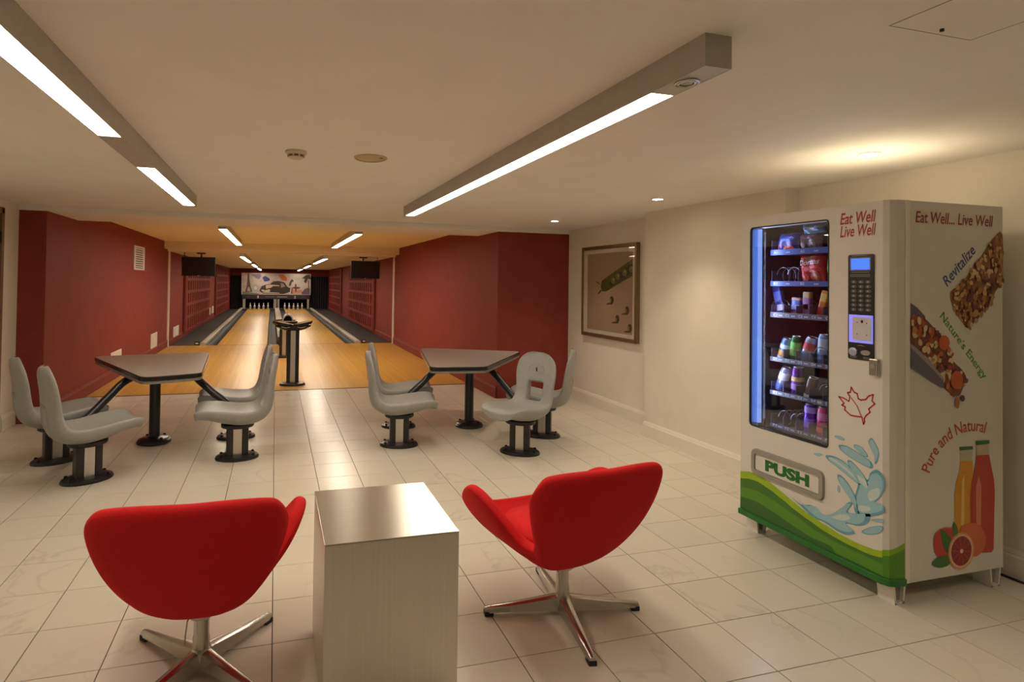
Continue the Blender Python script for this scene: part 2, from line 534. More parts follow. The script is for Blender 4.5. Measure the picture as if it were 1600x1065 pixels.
FRUIT1 = [(2.963, 0.272), (2.973, 0.311), (3.01, 0.332), (3.059, 0.332), (3.097, 0.317), (3.084, 0.249), (3.059, 0.189), (2.997, 0.2), (2.97, 0.23)]
FRUIT2 = [(3.135, 0.317), (3.173, 0.336), (3.224, 0.338), (3.276, 0.312), (3.305, 0.263), (3.295, 0.208), (3.263, 0.183), (3.218, 0.179), (3.16, 0.241)]
LEAFA = [(3.007, 0.332), (3.047, 0.308), (3.078, 0.268), (3.057, 0.212), (3.028, 0.237), (3.01, 0.285)]
LEAFB = [(2.951, 0.17), (2.973, 0.194), (3.022, 0.206), (3.078, 0.191), (3.059, 0.157), (3.004, 0.15)]
LEAFC = [(3.094, 0.358), (3.119, 0.319), (3.112, 0.292), (3.084, 0.295), (3.087, 0.331)]
PURE = [(2.93, 0.604), (3.022, 0.729), (3.305, 0.777)]
MU_PANEL = [(-1.57, 1.81), (1.69, 1.82), (1.64, 0.78), (-1.52, 0.76)]
MU_TOWER = [(-1.29, 1.81), (-1.24, 1.81), (-1.21, 1.51), (-1.15, 1.17), (-1.06, 0.89), (-1.4, 0.89), (-1.33, 1.17), (-1.31, 1.5)]
MU_GREEN = [(-1.52, 0.91), (-0.77, 0.82), (-0.77, 0.77), (-1.52, 0.76)]
MU_WHEEL = [(-1.1, 1.23), (-0.95, 1.32), (-0.81, 1.23), (-0.76, 1.08), (-0.83, 0.92), (-0.99, 0.89), (-1.1, 1.02)]
MU_PURPLE = [(-1.15, 1.75), (-0.7, 1.8), (-0.67, 1.67), (-0.77, 1.51), (-0.89, 1.56)]
MU_BLUE = [(-0.62, 1.62), (-0.48, 1.69), (-0.28, 1.57), (-0.26, 1.47), (-0.4, 1.42), (-0.52, 1.41)]
MU_ORANGE = [(0.11, 1.75), (0.38, 1.77), (0.55, 1.61), (0.53, 1.44), (0.33, 1.48), (0.21, 1.63)]
MU_CARBODY = [(-0.75, 0.95), (-0.64, 1.18), (-0.45, 1.26), (-0.25, 1.29), (-0.11, 1.42), (0.14, 1.45), (0.43, 1.38), (0.56, 1.17), (0.71, 1.09), (0.69, 0.91), (0.4, 0.8), (-0.58, 0.82)]
MU_CARLIGHT = [(-0.45, 1.23), (-0.25, 1.26), (0.14, 1.24), (0.22, 1.19), (-0.1, 1.19), (-0.27, 1.06), (-0.24, 0.93), (-0.34, 0.87), (-0.63, 0.94), (-0.66, 1.0), (-0.44, 1.03)]
MU_WHEELDARK = [(-0.2, 1.08), (-0.05, 1.15), (0.09, 1.11), (0.02, 1.01), (-0.15, 0.9)]
MU_WINDOW = [(0.24, 1.35), (0.38, 1.32), (0.46, 1.17), (0.27, 1.11)]
MU_PALMA = [(0.68, 1.41), (0.78, 1.56), (0.88, 1.43), (0.78, 1.41), (0.73, 1.22), (0.63, 1.2)]
MU_PLANE = [(0.93, 1.31), (0.99, 1.31), (1.01, 1.16), (1.18, 1.14), (1.18, 1.09), (1.01, 1.06), (1.0, 0.9), (0.95, 0.9), (0.94, 1.06), (0.84, 1.08), (0.83, 1.15), (0.93, 1.16)]
MU_PALMB = [(1.25, 1.6), (1.45, 1.76), (1.62, 1.79), (1.7, 1.55), (1.55, 1.58), (1.46, 1.34), (1.35, 1.44), (1.4, 1.57)]
MU_HILL = [(1.24, 0.86), (1.39, 1.05), (1.56, 1.13), (1.66, 1.08), (1.64, 0.78), (1.27, 0.79)]
POD = [(7.325, 1.453), (7.296, 1.521), (7.093, 1.587), (6.818, 1.674), (6.561, 1.756), (6.501, 1.778), (6.497, 1.57), (6.709, 1.533), (6.977, 1.456), (7.175, 1.396), (7.293, 1.394)]
POD_OPEN = [(7.119, 1.494), (6.924, 1.585), (6.738, 1.655), (6.5, 1.705), (6.498, 1.607), (6.71, 1.571), (6.95, 1.508), (7.061, 1.455)]
PEAS = [(7.006, 1.521), (6.897, 1.565), (6.737, 1.609), (6.583, 1.645)]
FALLEN = [(7.04, 1.298), (6.676, 1.195), (6.902, 1.088), (6.61, 1.004)]
STEM1 = [(7.325, 1.467), (7.387, 1.502), (7.48, 1.512), (7.386, 1.485)]
STEM2 = [(7.294, 1.426), (7.353, 1.398), (7.413, 1.348), (7.323, 1.383)]
# ================================================================== THE SETTING
XL, XR = -2.2, 2.7                # red walls along the approach and lanes
XWL = -2.44                       # white wall on the left
CZ = 2.19                         # ceiling over the seating
YB = -4.2                         # wall behind the viewer
YW = 9.64                         # where tiles meet the wooden approach
YF = 16.62                        # foul line
YM = 37.5                         # face of the pin-setter front


def wx(y):                        # face of the right-hand white wall
    return 3.445 + (5.93 - y) * .02


# floor slab with the tiles on it
fl = WB().prism([(XWL, YB), (3.60, YB), (3.60, 4.02), (wx(4.02), 4.02), (wx(5.93), 5.93), (3.70, 5.93), (3.70, 8.4), (XR, 8.4), (XR, YW), (XL, YW), (XL, 8.1), (XWL, 8.1)], -.06, -.0035)
floor = struct('floor', fl, GROUT, 'pale marble-look tiled floor in front of the wooden bowling approach', 'floor')
TX0, TY0, TW, TD = 1.5383, 2.5503, .305, .39285
cand = []
gap = .0020
for i in range(-14, 8):
    for j in range(-18, 19):
        x0, x1 = TX0 + i * TW + gap, TX0 + (i + 1) * TW - gap
        y0, y1 = TY0 + j * TD + gap, TY0 + (j + 1) * TD - gap
        ym = (y0 + y1) / 2
        lx = XWL if ym < 8.1 else XL
        rx = 3.595 if ym < 4.02 else (wx(ym) - .004 if ym < 5.93 else (3.69 if ym < 8.35 else XR))
        if ym < 5.93 < y1:
            rx = 3.69
        x0, x1, y0, y1 = max(x0, lx + .001), min(x1, rx), max(y0, YB + .001), min(y1, YW - .001)
        if x1 - x0 < .02 or y1 - y0 < .02:
            continue
        # size in view
        xc, yc = (x0 + x1) / 2, (y0 + y1) / 2
        depth = xc * .2596 + yc * KY * .9657
        lat = xc * .9657 - yc * KY * .2596
        if depth > 1.0 and -.82 < lat / depth < 1.14 and 1.4335 / depth * 865 < 690:
            cand.append((depth, x0, x1, y0, y1))
        else:
            cand.append((99 + abs(depth), x0, x1, y0, y1))
cand.sort()
tcache = {}
rest = WB()
for k, (dpt, x0, x1, y0, y1) in enumerate(cand):
    if k < 300 and dpt < 50:
        key = (round(x1 - x0, 3), round(y1 - y0, 3))
        if key not in tcache:
            a, b = key[0] / 2, key[1] / 2 * KY
            tb = MB()
            tb.loft([[(-a, -b, -.003), (a, -b, -.003), (a, b, -.003), (-a, b, -.003)], [(-a, -b, -.0007), (a, -b, -.0007), (a, b, -.0007), (-a, b, -.0007)],
                     [(-a + .0009, -b + .0009, 0), (a - .0009, -b + .0009, 0), (a - .0009, b - .0009, 0), (-a + .0009, b - .0009, 0)]])
            t = obj('tile', tb, TILE, floor)
            tcache[key] = t.data
        else:
            t = bpy.data.objects.new('tile', tcache[key])
            col.objects.link(t); t.parent = floor
        t.location = W((x0 + x1) / 2, (y0 + y1) / 2, 0)
    else:
        rest.box(x0, x1, y0, y1, -.003, 0)
tr = obj('tile_field', rest, TILE, floor)
tr['kind'] = 'stuff'

struct('trim_1', WB().box(XL + .01, XR - .01, YW, YW + .035, -.06, .003), pm('bronze_strip', (.30, .19, .08), .35, .6), 'thin bronze strip where the tiles meet the wood', 'trim')
struct('floor_approach', WB().box(XL, XR, YW + .035, YF, -.06, 0), WOOD, 'honey-coloured wooden bowling approach floor of narrow boards', 'floor')

# walls -------------------------------------------------------------
H = 2.5
lw = WB().box(XWL - .12, XWL, YB, 6.72, 0, H).box(XWL - .12, XWL, 7.64, 8.08, 0, H).box(XWL - .12, XWL, 6.72, 7.64, 2.11, H)
struct('wall_left', lw, WALL, 'plain cream wall at the left edge, beside the red wall', 'wall')
rw = WB().prism([(3.60, YB), (3.60, 4.02), (wx(4.02), 4.02), (wx(5.93), 5.93), (3.69, 5.93), (3.69, 8.35), (3.95, 8.35), (3.95, YB)], 0, H)
struct('wall_right', rw, WALL, 'cream wall on the right that carries the framed picture', 'wall')
struct('wall_behind', WB().box(XWL - .12, 3.95, YB - .12, YB, 0, H), WALL, 'cream wall closing the room behind the viewer', 'wall')
struct('wall_red_left', WB().box(XWL - .12, XL, 8.08, 38.9, 0, H), RED, 'maroon wall running back along the left side of the lanes', 'wall')
struct('wall_red_right', WB().box(XR, 3.95, 8.35, 38.9, 0, H), RED, 'maroon wall running back along the right side of the lanes', 'wall')
struct('wall_far', WB().box(XL, XR, 38.7, 38.9, 0, H).box(XL, XR, 37.95, 38.0, 1.70, H), RED, 'maroon wall above the mural at the far end of the lanes', 'wall')

# ceilings ----------------------------------------------------------
struct('ceiling', WB().prism([(XWL - .1, YB), (3.95, YB), (3.95, 8.30), (XWL - .1, 8.05)], CZ, CZ + .3), CEIL, 'flat cream ceiling over the seating area', 'ceiling')
struct('trim_2', WB().prism([(XWL - .02, 8.055), (3.72, 8.305), (3.72, 9.30), (XWL - .02, 9.25)], 2.137, CZ + .3), CEIL, 'low cream bulkhead crossing the ceiling before the approach', 'bulkhead')
struct('ceiling_approach', WB().box(XL, XR, 9.25, 15.9, 2.258, 2.5), CEIL, 'raised ceiling over the wooden approach', 'ceiling')
struct('ceiling_lanes', WB().box(XL, XR, 16.35, 38.9, 2.075, 2.5), CEIL, 'low cream ceiling running over the two lanes', 'ceiling')
struct('trim_3', WB().box(XL, XR, 15.8, 16.35, 2.105, 2.5).box(XL, XR, 16.28, 16.36, 2.066, 2.11), CEIL, 'cream ceiling step where the approach ends', 'bulkhead')

# skirting ----------------------------------------------------------


def skirt(name, a, b, h, mat, label, t=.02):
    a, b = Vector(a), Vector(b)
    d = (b - a).normalized()
    n = Vector((-d.y, d.x))                 # toward the room
    prof = [(0, 0), (t, 0), (t, h * .78), (t * .75, h * .84), (t * .75, h * .88), (t * .4, h), (0, h)]
    rings = [[(p.x + n.x * o, p.y + n.y * o, z) for o, z in prof] for p in (a, b)]
    return struct(name, WB().loft(rings), mat, label, 'baseboard')


sk = WB()
for a, b in (((3.60, YB), (3.60, 4.02)), ((3.60, 4.02), (wx(4.02) - .02, 4.02)), ((wx(4.02), 4.0), (wx(5.93), 5.95)), ((wx(5.93) - .02, 5.93), (3.69, 5.93)), ((3.69, 5.93), (3.69, 8.35))):
    a, b = Vector(a), Vector(b); d = (b - a).normalized(); n = Vector((-d.y, d.x)); t, h = .02, .145
    prof = [(0, 0), (t, 0), (t, h * .78), (t * .75, h * .84), (t * .75, h * .88), (t * .4, h), (0, h)]
    sk.loft([[(p.x + n.x * o, p.y + n.y * o, z) for o, z in prof] for p in (a, b)])
struct('baseboard_right', sk, TRIM, 'cream moulded baseboard along the right wall', 'baseboard')
skirt('baseboard_left', (XWL, 6.72), (XWL, YB), .145, TRIM, 'cream baseboard along the left wall')
skirt('baseboard_left_far', (XWL, 8.08), (XWL, 7.70), .145, TRIM, 'short cream baseboard between door and red wall')
skirt('baseboard_red_left', (XL, 16.4), (XL, 8.08), .16, REDTRIM, 'maroon baseboard under the left red wall')
skirt('baseboard_red_left_end', (XL, 8.08), (XWL, 8.08), .16, REDTRIM, 'maroon baseboard on the narrow red wall end at left')
skirt('baseboard_red_right', (XR, 8.35), (XR, 16.4), .16, REDTRIM, 'maroon baseboard under the right red wall')
skirt('baseboard_red_right_end', (3.69, 8.35), (XR, 8.35), .16, REDTRIM, 'maroon baseboard under the red wall facing the seats')
skirt('baseboard_lane_left', (XL, 38.0), (XL, 16.5), .14, REDTRIM, 'maroon baseboard beside the left lane')
skirt('baseboard_lane_right', (XR, 16.5), (XR, 38.0), .14, REDTRIM, 'maroon baseboard beside the right lane')
struct('trim_4', WB().box(XL, XL + .03, 16.4, 16.5, .0, 2.105), TRIM, 'pale vertical joint strip on the left red wall', 'trim')
struct('trim_5', WB().box(XR - .03, XR, 16.4, 16.5, .0, 2.105), TRIM, 'pale vertical joint strip on the right red wall', 'trim')

# door in the left wall ---------------------------------------------
door = thing('door_1', 'brown door in the left wall, only its frame edge in view', 'door', (XWL, 7.2, 0), kind='structure')
BROWN = pm('brown_door_wood', (.19, .115, .05), .45, var=.12, scale=9, stretch=(1, 1, .08))
obj('door_leaf', WB().box(XWL - .07, XWL - .03, 6.78, 7.58, .01, 2.05), BROWN, door, world=True, bevel=.003)
obj('door_frame', WB().box(XWL - .10, XWL + .015, 6.70, 6.77, 0, 2.11).box(XWL - .10, XWL + .015, 7.59, 7.66, 0, 2.11).box(XWL - .10, XWL + .015, 6.70, 7.66, 2.055, 2.115), BROWN, door, world=True, bevel=.003)
for z in (.3, 1.05, 1.78):
    obj('hinge', WB().box(XWL - .03, XWL + .02, 7.565, 7.60, z, z + .11), BLACK, door, world=True, bevel=.004)

# lanes --------------------------------------------------------------


def sx(y):
    return -.10 * (y - YF) / (YM - YF)


def long(x0, x1, z0, z1, y0=YF, y1=YM - .015, mb=None):
    mb = mb or WB()
    mb.loft([[(x0 + sx(y), y, z0), (x1 + sx(y), y, z0), (x1 + sx(y), y, z1), (x0 + sx(y), y, z1)] for y in (y0, (y0 + y1) / 2, y1)])
    return mb


def gutter(x0, x1):
    mb = WB()
    n = 8
    sec = [(x0, .0)] + [((x0 + x1) / 2 + (x1 - x0) / 2 * .97 * math.cos(math.pi + math.pi * k / n), -.005 - .055 * math.sin(math.pi * k / n)) for k in range(n + 1)] + [(x1, .0), (x1, -.075), (x0, -.075)]
    mb.loft([[(x + sx(y), y, z) for x, z in sec] for y in (YF, YM - .015)])
    return mb


struct('floor_lanes', WB().box(XL, XR, YF, 38.7, -.12, -.08).box(XL, -1.52, YF, 38.7, -.08, -.012).box(1.98, XR, YF, 38.7, -.08, -.012), DARKFLOOR, 'dark grey floor beside and beneath the lanes', 'floor')
for (x0, x1, lab) in ((-1.21, -.155, 'left maple bowling lane with dark gutters, ending at the pins under the painted car'), (.545, 1.59, 'right maple bowling lane with dark gutters, behind the black scoring pedestal')):
    t = thing('bowling_lane', lab, 'bowling lane', ((x0 + x1) / 2, YF, 0), group='bowling lanes')
    obj('lane_bed', long(x0, x1, -.08, 0), LANEWOOD, t, world=True)
    for g0, g1 in ((x0 - .235, x0 - .003), (x1 + .003, x1 + .235)):
        obj('gutter', gutter(g0, g1), GUTTER, t, world=True, smooth=True)
    obj('foul_line', long(x0, x1, .0002, .0012, YF, YF + .03), BLACK, t, world=True)
    for k in range(7):
        arrows = WB()
        xa = x0 + (x1 - x0) * (k + 1) / 8; ya = YF + 4.3 + (3 - abs(k - 3)) * .25
        arrows.prism([(xa - .02 + sx(ya), ya), (xa + .02 + sx(ya), ya), (xa + sx(ya), ya + .18)], .0003, .001)
        obj('aiming_arrow', arrows, pm('dark_inlay', (.16, .07, .02), .3), t, world=True)
for x0, x1, lab in ((-1.56, -1.45, 'pale gutter cap rail beside the left lane, next to the red wall'), (.085, .305, 'beige division cap between the two lanes'), (1.835, 1.945, 'pale gutter cap rail beside the right lane, next to the red wall')):
    y0 = YF + (1.6 if x0 > 0 and x0 < 1 else 0)
    mb = WB()
    sec = [(x0, -.08), (x1, -.08), (x1, .05), (x1 - .012, .062), (x0 + .012, .062), (x0, .05)]
    mb.loft([[(x + sx(y), y, z) for x, z in sec] for y in (y0, YM - .02)])
    tag(obj('gutter_cap', mb, CAPM, bevel=.004), lab, 'rail')
for x, lab in ((-1.625, 'small black foul sensor post at the start of the left gutter rail'), (2.03, 'small black foul sensor post at the start of the right gutter rail')):
    t = thing('foul_sensor', lab, 'sensor', (x, YF + .12, 0))
    obj('housing', MB().prism(rrect(-.05, .05, -.06, .06, .02), -.012, .085), BLACK, t, bevel=.006)
    obj('lens', MB().box(-.03, .03, -.066, -.058, .03, .06), pm('white_lens', (.8, .78, .72), .3), t)

# --------------------------------------------------------------- far end: mask, curtains, pins
K = YM / 36.0


def fz(z):
    return 1.465 + (z - 1.465) * K


def fp(p):
    return (p[0] * K, fz(p[1]))


mask = thing('lane_mask', 'painted mural board with car, tower and palms above the pins', 'mural', (.07, YM, 0))
x0, x1 = -1.575 * K, 1.69 * K
obj('mural_board', WB().box(x0, x1, YM, YM + .08, fz(.765), fz(1.825)), pm('mural_paper', (.50, .43, .385), .6, var=.18, scale=3), mask, world=True)
obj('number_strip', WB().box(x0 + .03, x1 - .03, YM - .02, YM + .08, fz(.545), fz(.765)), pm('strip_black', (.025, .024, .026), .35), mask, world=True)
mf = side_frame(YM)
ml = lambda nm, c, lay: (([fp(p) for p in nm]), c, lay)
muraldata = [(MU_TOWER, (96, 78, 72), 1), (MU_GREEN, (112, 126, 108), 1), (MU_WHEEL, (168, 170, 160), 1), (MU_PURPLE, (118, 104, 132), 1), (MU_BLUE, (42, 58, 120), 2),
             (MU_ORANGE, (196, 104, 52), 1), (MU_CARBODY, (58, 46, 42), 2), (MU_CARLIGHT, (196, 176, 152), 3), (MU_WHEELDARK, (50, 40, 36), 4), (MU_WINDOW, (150, 128, 116), 3),
             (MU_PALMA, (70, 58, 52), 3), (MU_PLANE, (96, 46, 34), 3), (MU_PALMB, (60, 54, 48), 2), (MU_HILL, (104, 92, 104), 1)]
mi = [ml(p, c, l * 8) for p, c, l in muraldata]
# tower legs opening, palm trunk, light wheel centre, sunset glow
mi += [([fp(p) for p in [(-1.27, 1.12), (-1.2, 1.12), (-1.15, .93), (-1.31, .93)]], (184, 166, 150), 16),
       ([fp((-.93 + .07 * math.cos(a * .7), 1.08 + .08 * math.sin(a * .7))) for a in range(9)], (205, 205, 196), 16),
       ([fp(p) for p in [(1.56, 1.5), (1.6, 1.5), (1.62, .9), (1.57, .9)]], (92, 78, 70), 16),
       ([fp(p) for p in [(.78, 1.12), (.83, 1.12), (.80, .82), (.74, .82)]], (84, 66, 56), 12),
       ([fp(p) for p in [(.75, 1.05), (1.25, 1.02), (1.3, .86), (.8, .82)]], (190, 136, 110), 4),
       ([fp(p) for p in [(-.55, 1.02), (-.25, 1.1), (-.2, 1.06), (-.5, .97)]], (60, 48, 44), 32),
       ([fp(p) for p in [(-.6, .9), (.2, .86), (.2, .83), (-.58, .86)]], (205, 190, 170), 32)]
prints('mural_picture', mi, mf, mask)
sf = lambda u0, u1, v0, v1: (lambda u, v: (u0 + (u1 - u0) * u, YM - .022, v0 + (v1 - v0) * v))
for ch, xc in (('1', -.80), ('2', .94)):
    lettering(ch, sf((xc - (.025 if ch == '1' else .045)) * K, (xc + (.025 if ch == '1' else .045)) * K, fz(.59), fz(.71)), (220, 216, 206), mask, bold=.02)
st = []
for xa, xb, c in ((-1.33, -1.19, (150, 40, 40)), (-.46, -.02, (120, 116, 112)), (.0, .09, (170, 40, 36)), (.1, .58, (176, 170, 164)), (1.3, 1.43, (150, 52, 50))):
    n = max(2, int((xb - xa) / .045))
    for q in range(n):
        a = xa + (xb - xa) * q / n; st.append(([fp(p) for p in [(a, .635), (a + .03, .635), (a + .035, .675), (a + .005, .675)]], c, 1))
prints('strip_marks', st, side_frame(YM - .021), mask)['kind'] = 'stuff'
for xa, xb, m_ in ((-1.50, -1.38, CAPM), (-.07, .07, MACHGREY), (.11, .20, MACHGREY), (1.53, 1.62, CAPM)):
    obj('mask_post', WB().box(xa * K, xb * K, YM - .01, YM + .12, 0, fz(.545)), m_, mask, world=True, bevel=.005)
obj('pit_lining', WB().box(x0, x1, 38.62, 38.68, 0, fz(.6)).box(x0, x1, YM + .1, 38.62, fz(.55), fz(.57)).box(-.02, .2, YM + .15, 38.6, 0, fz(.55)), BLACKCLOTH, mask, world=True)
for xa, xb, lab in ((XL + .02, x0 - .01, 'black curtain at the far end left of the mural'), (x1 + .01, XR - .02, 'black curtain at the far end right of the mural')):
    n = 40
    fr = [(xa + (xb - xa) * i / n, YM + .28 + .04 * math.sin(i * 1.25)) for i in range(n + 1)]
    tag(obj('curtain', WB().prism(fr + [(x, y + .012) for x, y in fr[::-1]], .01, 1.70), BLACKCLOTH, smooth=True), lab, 'curtain', 'curtains beside the mural')


def pin_mesh():
    prof = [(.0, 0), (.026, 0), (.03, .006), (.042, .06), (.055, .11), (.057, .125), (.050, .155), (.034, .195), (.023, .225), (.0205, .245), (.025, .275), (.0265, .292), (.022, .31), (.010, .3185), (0.0, .3195)]
    return MB().lathe([(max(r, .0006), z) for r, z in prof], n=16)


PINW = pm('white_pin', (.72, .69, .63), .25)
pinroot = None
names = ['far left corner pin', 'left-hand inner pin', 'foremost middle pin', 'right-hand inner pin', 'far right corner pin']
for lane, xc in (('left', -.765), ('right', .900)):
    for k in range(5):
        px_ = xc + (k - 2) * .213
        py_ = 36.75 + abs(k - 2) * .24
        if pinroot is None:
            t = thing('bowling_pin', '', 'bowling pin', (px_, py_, 0))
            a = obj('pin_body', pin_mesh(), PINW, t, smooth=True)
            b = obj('rubber_band', MB().lathe([(.056, .105), (.062, .11), (.062, .13), (.056, .135)], n=16), RUBBER, t, smooth=True)
            pinroot = (t, a, b)
        else:
            t = pinroot[0].copy(); col.objects.link(t); t.location = W(px_, py_, 0)
            for c in pinroot[1:]:
                d = c.copy(); col.objects.link(d); d.parent = t
        tag(t, 'white bowling pin on the %s lane, %s of its five' % (lane, names[k]), 'bowling pin', 'pins at the lane ends')

# --------------------------------------------------------------- slatted acoustic panels on the lane walls


def slat_panel(side, y0, y1, z0, z1, label, rails, nslat):
    X = XL if side < 0 else XR
    s = 1 if side < 0 else -1
    t = thing('slatted_wall_panel', label, 'wall panel', (X, (y0 + y1) / 2, z0), group='slatted panels on the lane walls')

    def bx(d0, d1, a, b, c, d):
        xs = sorted((X + s * d0, X + s * d1))
        return WB().box(xs[0], xs[1], a, b, c, d)
    obj('back_board', bx(.0005, .02, y0, y1, z0, z1), REDDARK, t, world=True)
    fr = bx(.02, .06, y0, y0 + .16, z0, z1)
    for q in ((y1 - .12, y1, z0, z1), (y0 + .16, y1 - .12, z0, z0 + .07), (y0 + .16, y1 - .12, z1 - .07, z1)):
        xs = sorted((X + s * .02, X + s * .06)); fr.box(xs[0], xs[1], *q)
    obj('panel_frame', fr, RED, t, world=True)
    hgt = (z1 - z0 - .14)
    for k in range(1, rails):
        zc = z0 + .07 + hgt * k / rails
        obj('rail', bx(.021, .066, y0 + .16, y1 - .12, zc - .04, zc + .04), RED, t, world=True)
    first = None
    w = (y1 - y0 - .28) / nslat
    for k in range(nslat):
        yc = y0 + .16 + w * (k + .5)
        if first is None:
            xs = sorted((s * .021, s * .056))
            first = obj('slat', WB().box(xs[0], xs[1], -w * .23, w * .23, 0, hgt), RED, t)
            o = first
        else:
            o = first.copy(); col.objects.link(o); o.parent = t
        o.location = W(0, yc - (y0 + y1) / 2, .07)


slat_panel(-1, 19.05, 25.8, .10, 1.86, 'slatted maroon panel on the left lane wall, behind the hanging screen', 5, 13)
slat_panel(-1, 28.5, 35.9, .06, 2.02, 'slatted maroon panel on the left lane wall, the one next to the black curtain', 6, 13)
slat_panel(1, 19.6, 26.6, .06, 1.88, 'slatted maroon panel on the right lane wall, behind the hanging screen', 5, 13)
slat_panel(1, 29.9, 36.9, .06, 2.04, 'slatted maroon panel on the right lane wall, the one next to the black curtain', 6, 13)

# --------------------------------------------------------------- wall plates and grille
gr = thing('air_vent', 'pale louvred air vent high on the left red wall', 'vent', (XL, 13.0, 1.61))
obj('frame', WB().box(XL, XL + .02, 12.55, 12.65, 1.61, 2.01).box(XL, XL + .02, 13.37, 13.47, 1.61, 2.01).box(XL, XL + .02, 12.65, 13.37, 1.61, 1.64).box(XL, XL + .02, 12.65, 13.37, 1.98, 2.01), PLATE, gr, world=True, bevel=.003)
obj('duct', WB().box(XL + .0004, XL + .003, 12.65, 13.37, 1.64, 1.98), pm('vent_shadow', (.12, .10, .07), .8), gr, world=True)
for k in range(9):
    z = 1.655 + k * .037
    obj('louvre', WB().box(XL + .004, XL + .016, 12.65, 13.37, z, z + .018), PLATE, gr, world=True)
for (ya, yb, za, zb, lab) in ((14.36, 15.06, .13, .42, 'white cover plate low on the left red wall, below the vent'), (11.05, 11.75, .12, .40, 'white cover plate low on the left red wall, partly behind the table'),
                              (17.35, 18.25, .09, .36, 'white cover plate on the left wall just past the pale joint strip'), (26.1, 26.75, .20, .46, 'white plate between the two slatted panels on the left wall, nearer one'),
                              (27.35, 28.1, .22, .48, 'white plate between the two slatted panels on the left wall, farther one'), (36.1, 36.5, .24, .50, 'small white plate on the left wall next to the black curtain')):
    t = thing('cover_plate', lab, 'wall plate', (XL, (ya + yb) / 2, za))
    obj('plate', WB().box(XL + .0004, XL + .014, ya, yb, za, zb), PLATE, t, world=True, bevel=.004)
    obj('socket', WB().box(XL + .0145, XL + .02, ya + (yb - ya) * .3, yb - (yb - ya) * .3, za + .07, zb - .07), TRIM, t, world=True, bevel=.003)
# ================================================================== LIGHTS AND CEILING THINGS


def linear_light(x0, x1, y0, y1, z0, z1, label, group, diff, segs, gimbal=None, wall=.004):
    t = thing('linear_light', label, 'ceiling light', ((x0 + x1) / 2, (y0 + y1) / 2, z0), group=group)
    e = .012
    b = WB()
    b.box(x0, x1, y0, y1, z0 + .012, z1)
    b.box(x0, x0 + wall, y0, y1, z0, z0 + .012).box(x1 - wall, x1, y0, y1, z0, z0 + .012)
    b.box(x0 + wall, x1 - wall, y0, y0 + e, z0, z0 + .012).box(x0 + wall, x1 - wall, y1 - e, y1, z0, z0 + .012)
    obj('housing', b, FIXTURE, t, world=True)
    edges = [y0 + e] + [v for s in segs for v in s] + [y1 - e]
    for a, c in segs:
        obj('diffuser', WB().box(x0 + wall, x1 - wall, a, c, z0 + .003, z0 + .011), diff, t, world=True)
    for a, c in zip(edges[0::2], edges[1::2]):
        if c - a > .03:
            obj('blank_panel', WB().box(x0 + wall, x1 - wall, a, c, z0 + .001, z0 + .011), FIXTURE, t, world=True)
    if gimbal:
        gx, gy = (x0 + x1) / 2, gimbal
        g = obj('gimbal_lamp', WB().lathe([(.036, z0 + .001), (.036, z0 - .003), (.031, z0 - .004), (.030, z0 - .001)], (gx, gy), 28), CHROME, t, world=True, smooth=True)
        obj('gimbal_ring', WB().lathe([(.027, z0), (.027, z0 - .004), (.021, z0 - .005), (.020, z0)], (gx, gy), 28), CHROME, t, world=True, smooth=True)
        obj('gimbal_bulb', WB().lathe([(.019, z0), (.017, z0 - .003), (.001, z0 - .005)], (gx, gy), 20), pm('bulb_glass', (.25, .24, .21), .12, .7), t, world=True, smooth=True)
    return t


Z0 = 2.095
linear_light(1.146, 1.236, 1.65, 6.5, Z0, CZ, 'long grey linear ceiling light on the right, round spot at its near end', 'long fixtures over the seating', DIFF, [(1.955, 6.42)], gimbal=1.81)
linear_light(-.757, -.660, 1.20, 6.5, Z0, CZ, 'long grey linear ceiling light at upper left with a dark gap in its tube', 'long fixtures over the seating', DIFF, [(1.4, 3.45), (4.35, 6.42)], gimbal=1.3)
for xc, s in ((-.705, 'left'), (1.15, 'right')):
    linear_light(xc - .055, xc + .055, 10.2, 14.85, 2.165, 2.258, 'white-lit linear light over the wooden approach, the %s one' % s, 'linear lights over the approach', DIFFA, [(10.27, 14.8)])
    xo = -.015 if s == 'left' else -.05
    for y0, y1, w in ((16.5, 21.5, 'nearest'), (24.3, 29.0, 'middle'), (31.9, 37.2, 'farthest')):
        linear_light(xc + xo - .05, xc + xo + .05, y0, y1, 1.985, 2.075, 'linear light over the %s lane, %s of the three there' % (s, w), 'linear lights over the lanes', DIFFL, [(y0 + .06, y1 - .06)])


def downlight(x, y, label):
    t = thing('downlight', label, 'ceiling light', (x, y, CZ), group='recessed downlights along the right wall')
    obj('trim_ring', MB().lathe([(.052, 0), (.052, -.004), (.040, -.006), (.038, -.001)], n=32), TRIM, t, smooth=True)
    obj('lamp_face', MB().lathe([(.037, -.0012), (.030, -.0025), (.001, -.003)], n=24), em('downlight_face', (1.0, .86, .62), 45.0), t, smooth=True)
    ld = bpy.data.lights.new('downlight_lamp', 'SPOT')
    ld.energy = SPOT_W; ld.color = (1.0, .86, .66); ld.spot_size = R(96); ld.spot_blend = 1.0; ld.shadow_soft_size = .035
    lo = bpy.data.objects.new('downlight_lamp', ld)
    col.objects.link(lo); lo.parent = t; lo.location = (0, 0, -.012)
    return t


downlight(2.99, 7.18, 'recessed downlight in front of the red wall, farthest of its row')
downlight(2.99, 4.96, 'recessed downlight near the plain right wall, middle of its row')
downlight(2.99, 2.82, 'recessed downlight directly above the vending machine')
downlight(2.99, .65, 'recessed downlight beyond the near side of the vending machine')

